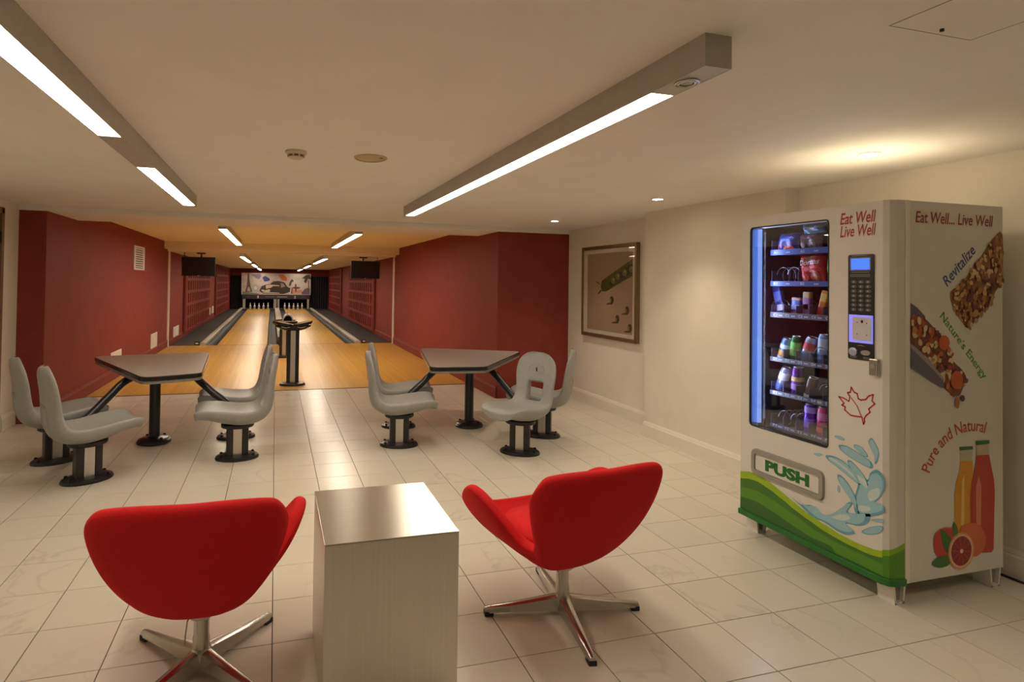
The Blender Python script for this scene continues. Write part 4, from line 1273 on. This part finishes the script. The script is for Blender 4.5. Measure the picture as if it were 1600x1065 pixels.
def stroke(pts, w, closed):
    out = []
    n = len(pts)
    for i in range(n if closed else n - 1):
        a, b = Vector(pts[i]), Vector(pts[(i + 1) % n])
        d = (b - a)
        if d.length < 1e-6:
            continue
        d.normalize(); q = Vector((-d.y, d.x)) * w * .5
        out.append([tuple(a - d * w * .3 + q), tuple(b + d * w * .3 + q), tuple(b + d * w * .3 - q), tuple(a - d * w * .3 - q)])
    return out


prints('maple_leaf', [(p, (190, 44, 40), 1) for p in stroke(LEAF, .0075, True)] + [(p, (190, 44, 40), 2) for p in stroke(VEIN, .005, False)], gf, dr)
# control panel
PN = front_frame(FX)
pan = obj('control_panel', MB().prism(rrect(2.511, 2.665, 1.121, 1.634, .012, 5), 0, .006).xf(Matrix(((0, 0, -1, FX - .0004), (KY, 0, 0, 0), (0, KZ, 0, 0), (0, 0, 0, 1)))), pm('panel_black', (.022, .021, .02), .3), dr, world=True)
PF = FX - .0064
obj('display', WB().box(PF - .001, PF + .001, 2.535, 2.645, 1.561, 1.614), em('display_blue', (.03, .10, 1.0), 1.3), pan, world=True)
obj('display_bezel', WB().box(PF - .0006, PF + .001, 2.528, 2.652, 1.555, 1.620), pm('bezel_grey', (.22, .23, .26), .4), pan, world=True)
dots = []
for r in range(7):
    for c in range(3):
        yc, zc = 2.628 - c * .043, 1.500 - r * .0225
        obj('key', MB().lathe([(.0135, 0), (.0135, .0015), (.0115, .003), (.001, .003)], n=14, sy=.62).xf(Matrix(((0, 0, -1, PF + .0004), (1, 0, 0, yc * KY), (0, 1, 0, zc * KZ), (0, 0, 0, 1)))), pm('key_grey', (.12, .115, .105), .35), pan, world=True)
        dots.append(([(yc - .004, zc - .003), (yc + .004, zc - .003), (yc + .004, zc + .003), (yc - .004, zc + .003)], (176, 172, 160), 9))
for (ya, yb, z) in ((2.64, 2.545, 1.627), (2.645, 2.535, 1.546), (2.65, 2.53, 1.534), (2.65, 2.53, 1.526), (2.652, 2.608, 1.134), (2.652, 2.612, 1.128), (2.572, 2.53, 1.134), (2.57, 2.535, 1.128)):
    n = 12
    for q in range(n):
        a = ya + (yb - ya) * q / n
        dots.append(([(a, z), (a - abs(ya - yb) / n * .7, z), (a - abs(ya - yb) / n * .7, z + .0035), (a, z + .0035)], (150, 146, 136), 1))
dots.append(([(2.612, 1.187), (2.585, 1.194), (2.558, 1.187), (2.585, 1.191)], (190, 180, 120), 1))
prints('panel_marks', dots, front_frame(PF), pan)
bz = obj('bill_slot', WB().box(PF - .004, PF + .001, 2.514, 2.655, 1.204, 1.339), em('bill_glow', (.25, .25, 1.0), .42), pan, world=True)
obj('bill_plate', WB().box(PF - .006, PF - .003, 2.520, 2.632, 1.216, 1.328), pm('bill_white', (.60, .58, .60), .4), bz, world=True)
prints('bill_holes', [([(y + r * math.cos(k * .785), z + r * math.sin(k * .785)) for k in range(8)], c, 1) for y, z, r, c in ((2.573, 1.308, .008, (20, 20, 20)), (2.602, 1.303, .0035, (120, 70, 60)), (2.545, 1.301, .0035, (120, 70, 60)), (2.603, 1.246, .0035, (120, 70, 60)), (2.546, 1.244, .0035, (120, 70, 60)))], front_frame(PF - .006), bz)
obj('coin_slot', MB().lathe([(.020, 0), (.020, .006), (.015, .009), (.001, .009)], n=24).xf(Matrix(((0, 0, -1, PF), (1, 0, 0, 2.630 * KY), (0, 1, 0, 1.158 * KZ), (0, 0, 0, 1)))), pm('coin_ring', (.42, .43, .55), .3, .4), pan, world=True, smooth=True)
obj('coin_return', MB().lathe([(.022, 0), (.022, .005), (.017, .006), (.001, .004)], n=24, sy=.55).xf(Matrix(((0, 0, -1, PF), (1, 0, 0, 2.555 * KY), (0, 1, 0, 1.158 * KZ), (0, 0, 0, 1)))), MACHGREY, pan, world=True, smooth=True)
lk = obj('lock', WB().box(FX - .022, FX + .001, 2.476, 2.526, 1.054, 1.136), CHROME, dr, world=True, bevel=.005)
obj('key_way', MB().lathe([(.012, 0), (.012, .003), (.001, .003)], n=16).xf(Matrix(((0, 0, -1, FX - .022), (1, 0, 0, 2.501 * KY), (0, 1, 0, 1.10 * KZ), (0, 0, 0, 1)))), MACHGREY, lk, world=True)
obj('top_bracket', WB().box(2.80, 2.86, 2.90, 2.99, 1.886, 1.900), pm('bracket_brown', (.10, .05, .03), .5), vm, world=True, bevel=.003)
# legs: open-sided white channel feet
for lx in (2.735, 3.362):
    for (ly, s) in ((SY + .018, 1), (Y1 - .10, -1)):
        m_ = WB()
        yA, yB = ly, ly + .095
        for xa, xb in ((0, .010), (.070, .080)):
            sg = 1 if xa < .03 else -1
            m_.loft([[(lx + xa + sg * .012, yA, 0), (lx + xb + sg * .012, yA, 0), (lx + xb + sg * .012, yB, 0), (lx + xa + sg * .012, yB, 0)], [(lx + xa, yA, .10), (lx + xb, yA, .10), (lx + xb, yB, .10), (lx + xa, yB, .10)]])
        m_.box(lx + .012, lx + .068, yA, yB, 0, .010)
        lg = obj('leg', m_, LEGWHITE, vm, world=True)
        obj('leg_core', WB().box(lx + .014, lx + .066, yA + .02, yB - .01, .011, .10), MACHGREY, lg, world=True)

# ------------------------------------------------------------ print on the side
sd = side_frame(SY)


def smap(x0, x1, z0, z1):
    return lambda u, v: (x0 + (x1 - x0) * u, SY - .0012, z0 + (z1 - z0) * v)


lettering('Eat Well... Live Well', smap(2.851, 3.362, 1.783, 1.838), (150, 34, 34), vm, shear=.15, bold=.012)


def slant(x0, z0, x1, z1, h):
    d = Vector((x1 - x0, z1 - z0)); n = Vector((-d.y, d.x)).normalized() * h
    return lambda u, v: (x0 + d.x * u + n.x * v, SY - .0012, z0 + d.y * u + n.y * v)


lettering('Revitalize', slant(3.055, 1.480, 3.246, 1.655, .055), (60, 74, 130), vm, shear=.12, bold=.01)
lettering("Nature's Energy", slant(2.995, 1.330, 3.288, 1.020, .052), (72, 150, 44), vm, bold=.01)
p0, p1, p2 = [Vector(p) for p in PURE]
ax, ay, bx_, by_, cx_, cy_ = *p0, *p1, *p2
dd = 2 * (ax * (by_ - cy_) + bx_ * (cy_ - ay) + cx_ * (ay - by_))
ux = ((ax * ax + ay * ay) * (by_ - cy_) + (bx_ * bx_ + by_ * by_) * (cy_ - ay) + (cx_ * cx_ + cy_ * cy_) * (ay - by_)) / dd
uy = ((ax * ax + ay * ay) * (cx_ - bx_) + (bx_ * bx_ + by_ * by_) * (ax - cx_) + (cx_ * cx_ + cy_ * cy_) * (bx_ - ax)) / dd
rad = math.hypot(ax - ux, ay - uy)
a0, a1 = math.atan2(ay - uy, ax - ux), math.atan2(cy_ - uy, cx_ - ux)


def arc(u, v):
    a = a0 + (a1 - a0) * u; r = rad - .012 + .058 * v
    return (ux + r * math.cos(a), SY - .0012, uy + r * math.sin(a))


lettering('Pure and Natural', arc, (184, 66, 50), vm, bold=.008)


def smooth2(poly, n=3):
    return [tuple(p.xy) for p in catmull([(a, b, 0) for a, b in poly], n, closed=True)]


def inside(poly, x, y):
    c = False
    for i in range(len(poly)):
        (x1, y1), (x2, y2) = poly[i], poly[i - 1]
        if (y1 > y) != (y2 > y) and x < (x2 - x1) * (y - y1) / (y2 - y1) + x1:
            c = not c
    return c


def nuggets(poly, n, rmin, rmax, cols, lay0):
    xs, zs = [p[0] for p in poly], [p[1] for p in poly]
    out = []
    while len(out) < n:
        x, z = random.uniform(min(xs), max(xs)), random.uniform(min(zs), max(zs))
        if not inside(poly, x, z):
            continue
        r, q, a = random.uniform(rmin, rmax), random.uniform(.55, 1), random.uniform(0, 3.14)
        pts = []
        for k in range(8):
            u, v = r * math.cos(k * .785), r * q * math.sin(k * .785)
            pts.append((min(max(x + u * math.cos(a) - v * math.sin(a), 2.819), 3.428), z + u * math.sin(a) + v * math.cos(a)))
        out.append((pts, random.choice(cols), lay0 + len(out) * .08))
    return out


barc = [(186, 142, 84), (170, 120, 64), (112, 62, 42), (204, 166, 110), (150, 100, 54), (98, 54, 44), (214, 190, 140)]
prints('granola_bar_print', [(smooth2(BAR), (150, 102, 56), 0)] + nuggets(BAR, 260, .007, .018, barc, 1) + [(p, c, l + 16) for p, c, l in nuggets(BAR_SIDE, 40, .006, .014, [(176, 140, 92), (150, 108, 62), (110, 70, 40)], 1)], sd, vm)
nutc = [(214, 196, 146), (160, 60, 46), (190, 126, 68), (206, 186, 140), (104, 44, 40), (170, 88, 40), (120, 72, 44), (198, 92, 40)]
prints('nut_scoop_print', [(SCOOP_BACK, (92, 86, 104), 0), (smooth2(NUTS), (120, 66, 48), 1)] + nuggets(NUTS, 130, .009, .022, nutc, 2) +
       [(SCOOP, (104, 98, 112), 14), ([(SCOOP[0][0], SCOOP[0][1]), SCOOP[1], SCOOP[2], SCOOP[3], (SCOOP[3][0] - .004, SCOOP[3][1] - .012), (SCOOP[2][0] - .006, SCOOP[2][1] - .018), (SCOOP[0][0], SCOOP[0][1] - .022)], (150, 142, 148), 15),
        ([(3.025 + .036 * math.cos(k * .6), 1.215 + .036 * math.sin(k * .6)) for k in range(11)], (206, 96, 40), 16), ([(3.108 + .04 * math.cos(k * .6), 1.035 + .045 * math.sin(k * .6)) for k in range(11)], (200, 88, 40), 16),
        ([(3.112 + .014 * math.cos(k * .7), .925 + .028 * math.sin(k * .7)) for k in range(9)], (176, 112, 50), 16), ([(3.145 + .016 * math.cos(k * .7), .945 + .016 * math.sin(k * .7)) for k in range(9)], (84, 54, 50), 16)], sd, vm)
sl = [(3.140, .214)]
bt = [(B1, (186, 178, 150), 1), (B1_JUICE, (214, 148, 30), 2), (B1_CAP, (40, 116, 60), 3), (B2, (190, 178, 152), 4), (B2_JUICE, (184, 62, 44), 5), (B2_CAP, (40, 116, 60), 6), (HI1, (228, 190, 104), 3), (HI2, (214, 128, 100), 6),
      (smooth2(FRUIT1), (196, 60, 58), 7), (smooth2(FRUIT2), (208, 104, 64), 7), (smooth2(LEAFA), (58, 108, 40), 8), (smooth2(LEAFB), (62, 112, 44), 8), (smooth2(LEAFC), (62, 118, 44), 8)]
ell = lambda cx, cz, rx, rz, n=28: [(cx + rx * math.cos(2 * math.pi * k / n), cz + rz * math.sin(2 * math.pi * k / n)) for k in range(n)]
bt += [(ell(3.140, .2135, .0845, .088), (216, 150, 96), 9), (ell(3.140, .2135, .076, .079), (226, 194, 160), 10), (ell(3.140, .2135, .068, .071), (168, 62, 52), 11)]
for k in range(10):
    a = k * math.pi / 5 + .2
    bt.append(([(3.140 + .012 * math.cos(a), .2135 + .012 * math.sin(a)), (3.140 + .063 * math.cos(a - .24), .2135 + .066 * math.sin(a - .24)), (3.140 + .066 * math.cos(a), .2135 + .069 * math.sin(a)), (3.140 + .063 * math.cos(a + .24), .2135 + .066 * math.sin(a + .24))], (140, 42, 46), 12))
bt.append((ell(3.140, .2135, .011, .011, 10), (230, 206, 180), 13))
prints('juice_print', bt, sd, vm)

# ------------------------------------------------------------ shelves and goods behind the glass
SHX = 2.835
STRIPB = pm('shelf_strip_blue', (.035, .09, .30), .4)
STRIPG = pm('shelf_strip_grey', (.08, .085, .10), .4)
COIL = pm('coil_wire', (.12, .12, .14), .3, .8)
CLEARP = pm('shelf_divider', (.10, .10, .13), .3)
rows = {'A': (1.661, 1.693, 4), 'B': (1.476, 1.505, 4), 'C': (1.289, 1.320, 8), 'D': (1.027, 1.052, 8), 'E': (.827, .852, 8), 'F': (.632, .652, 8)}
for code, (za, zb, n) in rows.items():
    sh = obj('shelf', WB().box(SHX + .006, 3.37, 2.50, 3.40, za + .004, za + .012), STRIPG, vm, world=True)
    stp = obj('label_strip', WB().box(SHX - .004, SHX + .006, 2.50, 3.395, za, zb), STRIPB if code in 'AB' else STRIPG, sh, world=True)
    wd = .885 / (4 if n == 4 else 8.6)
    mk = []
    for k in range(5 if n > 4 else 3):
        yc = 3.365 - k * wd
        lettering(code + str(k + 1), (lambda y, z: (lambda u, v: (SHX - .0048, y - .030 * u, z + .015 * v)))(yc, za + .008), (205, 210, 225), stp)
        for q in range(4):
            ya = yc - .045 - q * .008 - (0.06 if n == 4 else 0)
            mk.append(([(ya, za + .010), (ya - .0055, za + .010), (ya - .0055, za + .017), (ya, za + .017)], (190, 196, 215), 1))
    prints('price_marks', mk, front_frame(SHX - .004), stp)
    for k in range(0, 6 if n > 4 else 4):
        yc = 3.397 - k * wd
        obj('divider', WB().box(SHX + .008, 3.30, yc - .0015, yc + .0015, za + .012, za + (.09 if n == 4 else .075)), CLEARP, sh, world=True)
# empty coil in row B, and coils in the other rows
for (yc, z, r) in ((3.315, 1.545, .043), (3.225, 1.545, .043), (3.362, 1.36, .036), (3.02, 1.10, .04), (2.98, .90, .04), (3.30, .70, .04), (3.20, .70, .04)):
    pts = [(SHX + .015 + k * .0035, yc + r * math.cos(k * .52), z + r * math.sin(k * .52)) for k in range(110)]
    obj('coil', WB().tube(pts, .0024, 5), COIL, vm, world=True, smooth=True)

goods_group = 'snacks and drinks behind the machine glass'


def bag(yl, yr, z0, z1, lean, base, marks, label, words=None):
    yl, yr = yl * 1.012, yr * 1.012
    w, h = yl - yr, z1 - z0
    yc = (yl + yr) / 2
    t = thing('snack_bag', label, 'snack bag', (SHX + .05, yc, z0), group=goods_group)
    mb = WB()
    n, m = 8, 8
    def P(i, j, s):
        u, v = -1 + 2 * i / n, j / m
        pil = (1 - u ** 4) * math.sin(math.pi * min(max(v * 1.0, 0), 1)) ** .55 * .030
        return (SHX + .04 + s * pil + .006 * math.sin(5 * u + 3 * v), yc - u * w / 2 * (1 - .06 * math.sin(math.pi * v)) + lean * v, z0 + v * h)
    fr = [[mb.bm.verts.new(W(*P(i, j, -1))) for i in range(n + 1)] for j in range(m + 1)]
    bk = [[mb.bm.verts.new(W(*P(i, j, 1))) for i in range(n + 1)] for j in range(m + 1)]
    for g in (fr, bk):
        for j in range(m):
            for i in range(n):
                mb.face((g[j][i], g[j][i + 1], g[j + 1][i + 1], g[j + 1][i]))
    for j in range(m):
        mb.face((fr[j][0], bk[j][0], bk[j + 1][0], fr[j + 1][0])); mb.face((fr[j][n], bk[j][n], bk[j + 1][n], fr[j + 1][n]))
    for i in range(n):
        mb.face((fr[0][i], bk[0][i], bk[0][i + 1], fr[0][i + 1])); mb.face((fr[m][i], bk[m][i], bk[m][i + 1], fr[m][i + 1]))
    bd = obj('bag_body', mb, pm('foil_%d_%d_%d' % base, s2l(base), .28, .15, var=.12, scale=25), t, world=True, smooth='all')
    it = []
    for (cu, cv, ru, rv, c) in marks:
        pl = []
        for k in range(14):
            u, v = cu + ru * math.cos(k * .449), cv + rv * math.sin(k * .449)
            p = P((u + 1) / 2 * n, min(max(v, 0.02), .98) * m, -1)
            pl.append((p[0] - .0015 - .0006 * len(it), p[1], p[2]))
        it.append((pl, c))
    mb2 = WB(); mats = []
    for pl, c in it:
        mm = ink(c)
        if mm not in mats:
            mats.append(mm)
        mb2.mi = mats.index(mm)
        cv_ = mb2.bm.verts.new(W(*[sum(Vector(q)[i] for q in pl) / len(pl) - (.001 if i == 0 else 0) for i in range(3)]))
        vv = [mb2.bm.verts.new(W(*q)) for q in pl]
        for k in range(len(vv)):
            mb2.face((cv_, vv[k], vv[(k + 1) % len(vv)]))
    obj('bag_print', mb2, mats, t, world=True)
    if words:
        txt, u0, u1, v0, v1, c = words
        lettering(txt, lambda a, b: (lambda p: (p[0] - .006, p[1], p[2]))(P((u0 + (u1 - u0) * a + 1) / 2 * n, (v0 + (v1 - v0) * b + .06 * a) * m, -1)), c, t, shear=.2, bold=.02)


bag(3.352, 3.170, 1.6745, 1.79, -.035, (52, 68, 150), [(-.3, .25, .4, .18, (214, 96, 40)), (.35, .22, .45, .16, (206, 60, 44)), (.1, .2, .25, .12, (232, 180, 90)), (0.1, .7, .6, .12, (90, 110, 190))], 'blue and orange crisp bag in the first slot of the top shelf')
bag(3.150, 2.980, 1.6745, 1.775, .01, (112, 92, 104), [(-.45, .35, .32, .24, (60, 54, 62)), (-.45, .35, .2, .14, (170, 164, 160)), (.35, .4, .38, .28, (150, 140, 120)), (.35, .4, .24, .18, (84, 70, 64)), (0, .82, .7, .1, (150, 96, 130))], 'purple and brown biscuit bag in the second slot of the top shelf')
bag(3.135, 2.956, 1.7775, 1.832, 0, (86, 140, 172), [(-.2, .5, .5, .2, (190, 210, 220)), (.5, .5, .3, .2, (60, 96, 140))], 'pale blue bag lying on top of the upper row of bags')
bag(3.148, 2.955, 1.4895, 1.657, .004, (186, 42, 40), [(0, .85, .9, .1, (150, 84, 40)), (.1, .5, .75, .1, (226, 96, 104)), (-.4, .22, .3, .14, (214, 70, 60)), (.4, .25, .38, .18, (170, 84, 42)), (.4, .25, .22, .1, (206, 120, 60))], 'red tortilla chip bag in the second shelf', ('Doritos', -.85, .75, .62, .80, (235, 230, 225)))
bag(2.952, 2.80, 1.4895, 1.64, 0, (86, 150, 52), [(0, .5, .6, .2, (200, 200, 80))], 'green bag at the right end of the second shelf, mostly behind the door edge')


def can(y, z, h, r, tilt, tint, bands, label, cat='drink can', ends=True, x=SHX + .06):
    y = y * 1.0194
    t = thing('drink_can' if cat == 'drink can' else 'snack_bar', label, cat, (x, y, z), group=goods_group)
    r, h = r * .80, h * KZ
    Mx = T(x, y, z) @ Matrix.Rotation(R(tilt), 4, 'X')
    if cat == 'drink can':
        obj('can_body', MB().lathe([(r * .78, 0), (r * .86, .004), (r, .012), (r, h - .016), (r * .82, h - .003)], n=24).xf(Mx), pm('can_%d_%d_%d' % tint, s2l(tint), .25, .35, var=.15, scale=40), t, world=True, smooth=True)
        obj('can_lid', MB().lathe([(r * .82, h - .003), (r * .84, h), (r * .80, h), (r * .76, h - .005), (.001, h - .005)], n=24).xf(Mx), ALU, t, world=True, smooth=True)
    else:
        obj('wrapper', MB().loft([[(a, b, 0) for a, b in rrect(-.012, .012, -r, r, .008)], [(a * 1.2, b, h * .08) for a, b in rrect(-.012, .012, -r, r, .008)], [(a * 1.2, b, h * .92) for a, b in rrect(-.012, .012, -r, r, .008)], [(a, b, h) for a, b in rrect(-.012, .012, -r, r, .008)]]).xf(Mx), pm('wrap_%d_%d_%d' % tint, s2l(tint), .3, .1, var=.15, scale=40), t, world=True, smooth=True)
    for (za, zb, c) in bands:
        if cat == 'drink can':
            obj('print_band', MB().lathe([(r + .0006, za * h), (r + .0006, zb * h)], n=24).xf(Mx), ink(c), t, world=True, smooth=True)
        else:
            obj('print_band', MB().loft([[(a * 1.26, b * 1.02, v * h) for a, b in rrect(-.012, .012, -r, r, .008)] for v in (za, zb)]).xf(Mx), ink(c), t, world=True, smooth=True)


can(3.302, 1.3025, .178, .032, -12, (50, 62, 130), [(.15, .35, (196, 190, 210)), (.45, .8, (90, 104, 180))], 'tall leaning blue snack bar in the third shelf', 'snack bar')
can(3.182, 1.3025, .108, .036, 3, (48, 66, 140), [(.86, .97, (196, 140, 70)), (.35, .6, (150, 164, 210)), (.05, .2, (180, 100, 60))], 'short blue snack tube with a tan top in the third shelf', 'snack bar')
can(3.098, 1.3025, .142, .028, 1, (170, 150, 96), [(.15, .75, (138, 88, 150)), (.3, .5, (216, 200, 214))], 'cream and purple snack tube in the third shelf', 'snack bar')
can(3.000, 1.3025, .155, .025, 14, (206, 120, 34), [(.6, .9, (210, 176, 40)), (.1, .4, (190, 50, 36))], 'orange and yellow candy bar leaning in the third shelf', 'snack bar')
can(3.300, 1.0455, .125, .032, 17, (96, 130, 190), [(.12, .40, (214, 160, 70)), (.0, .1, (226, 226, 230)), (.5, .7, (214, 222, 236))], 'blue and white can leaning at the left of the fourth shelf')
can(3.203, 1.0415, .145, .032, 7, (40, 104, 60), [(.2, .75, (110, 190, 70)), (.3, .5, (210, 226, 150))], 'green can second from left in the fourth shelf')
can(3.118, 1.0445, .150, .036, 19, (150, 160, 190), [(.5, .8, (196, 50, 60)), (.15, .4, (90, 110, 160))], 'silver can with red print leaning in the fourth shelf')
can(2.985, 1.0415, .17, .034, 4, (120, 150, 200), [(.5, .85, (190, 206, 230))], 'pale blue can at the right edge of the fourth shelf')
can(3.322, .8485, .150, .034, 20, (170, 176, 200), [(.05, .35, (96, 110, 170)), (.5, .8, (226, 228, 236))], 'silver can leaning at the left of the fifth shelf')
can(3.180, .8415, .165, .038, 4, (110, 56, 150), [(.2, .4, (176, 130, 200)), (.5, .65, (220, 190, 120))], 'purple can upright in the fifth shelf')
can(3.085, .8445, .12, .033, 14, (92, 66, 62), [(.0, .16, (214, 214, 220))], 'brown can with a bright rim in the fifth shelf')
can(3.080, .6435, .165, .036, 3, (118, 60, 200), [(.2, .5, (150, 110, 230)), (.7, .9, (190, 160, 240))], 'violet can in the bottom shelf')
can(2.985, .6435, .165, .036, 4, (200, 66, 120), [(.15, .3, (220, 90, 90)), (.55, .8, (226, 130, 190))], 'pink can in the bottom shelf')
# power cord on the floor by the wall
tag(obj('power_cord', WB().tube([tuple(p) for p in catmull([(3.44, 2.80, .006), (3.50, 2.70, .006), (3.555, 2.55, .006), (3.566, 2.45, .006), (3.568, 2.2, .006), (3.57, 1.9, .006)], 6)], .006, 8), RUBBER, smooth=True), 'black power cord on the floor behind the vending machine', 'cord')
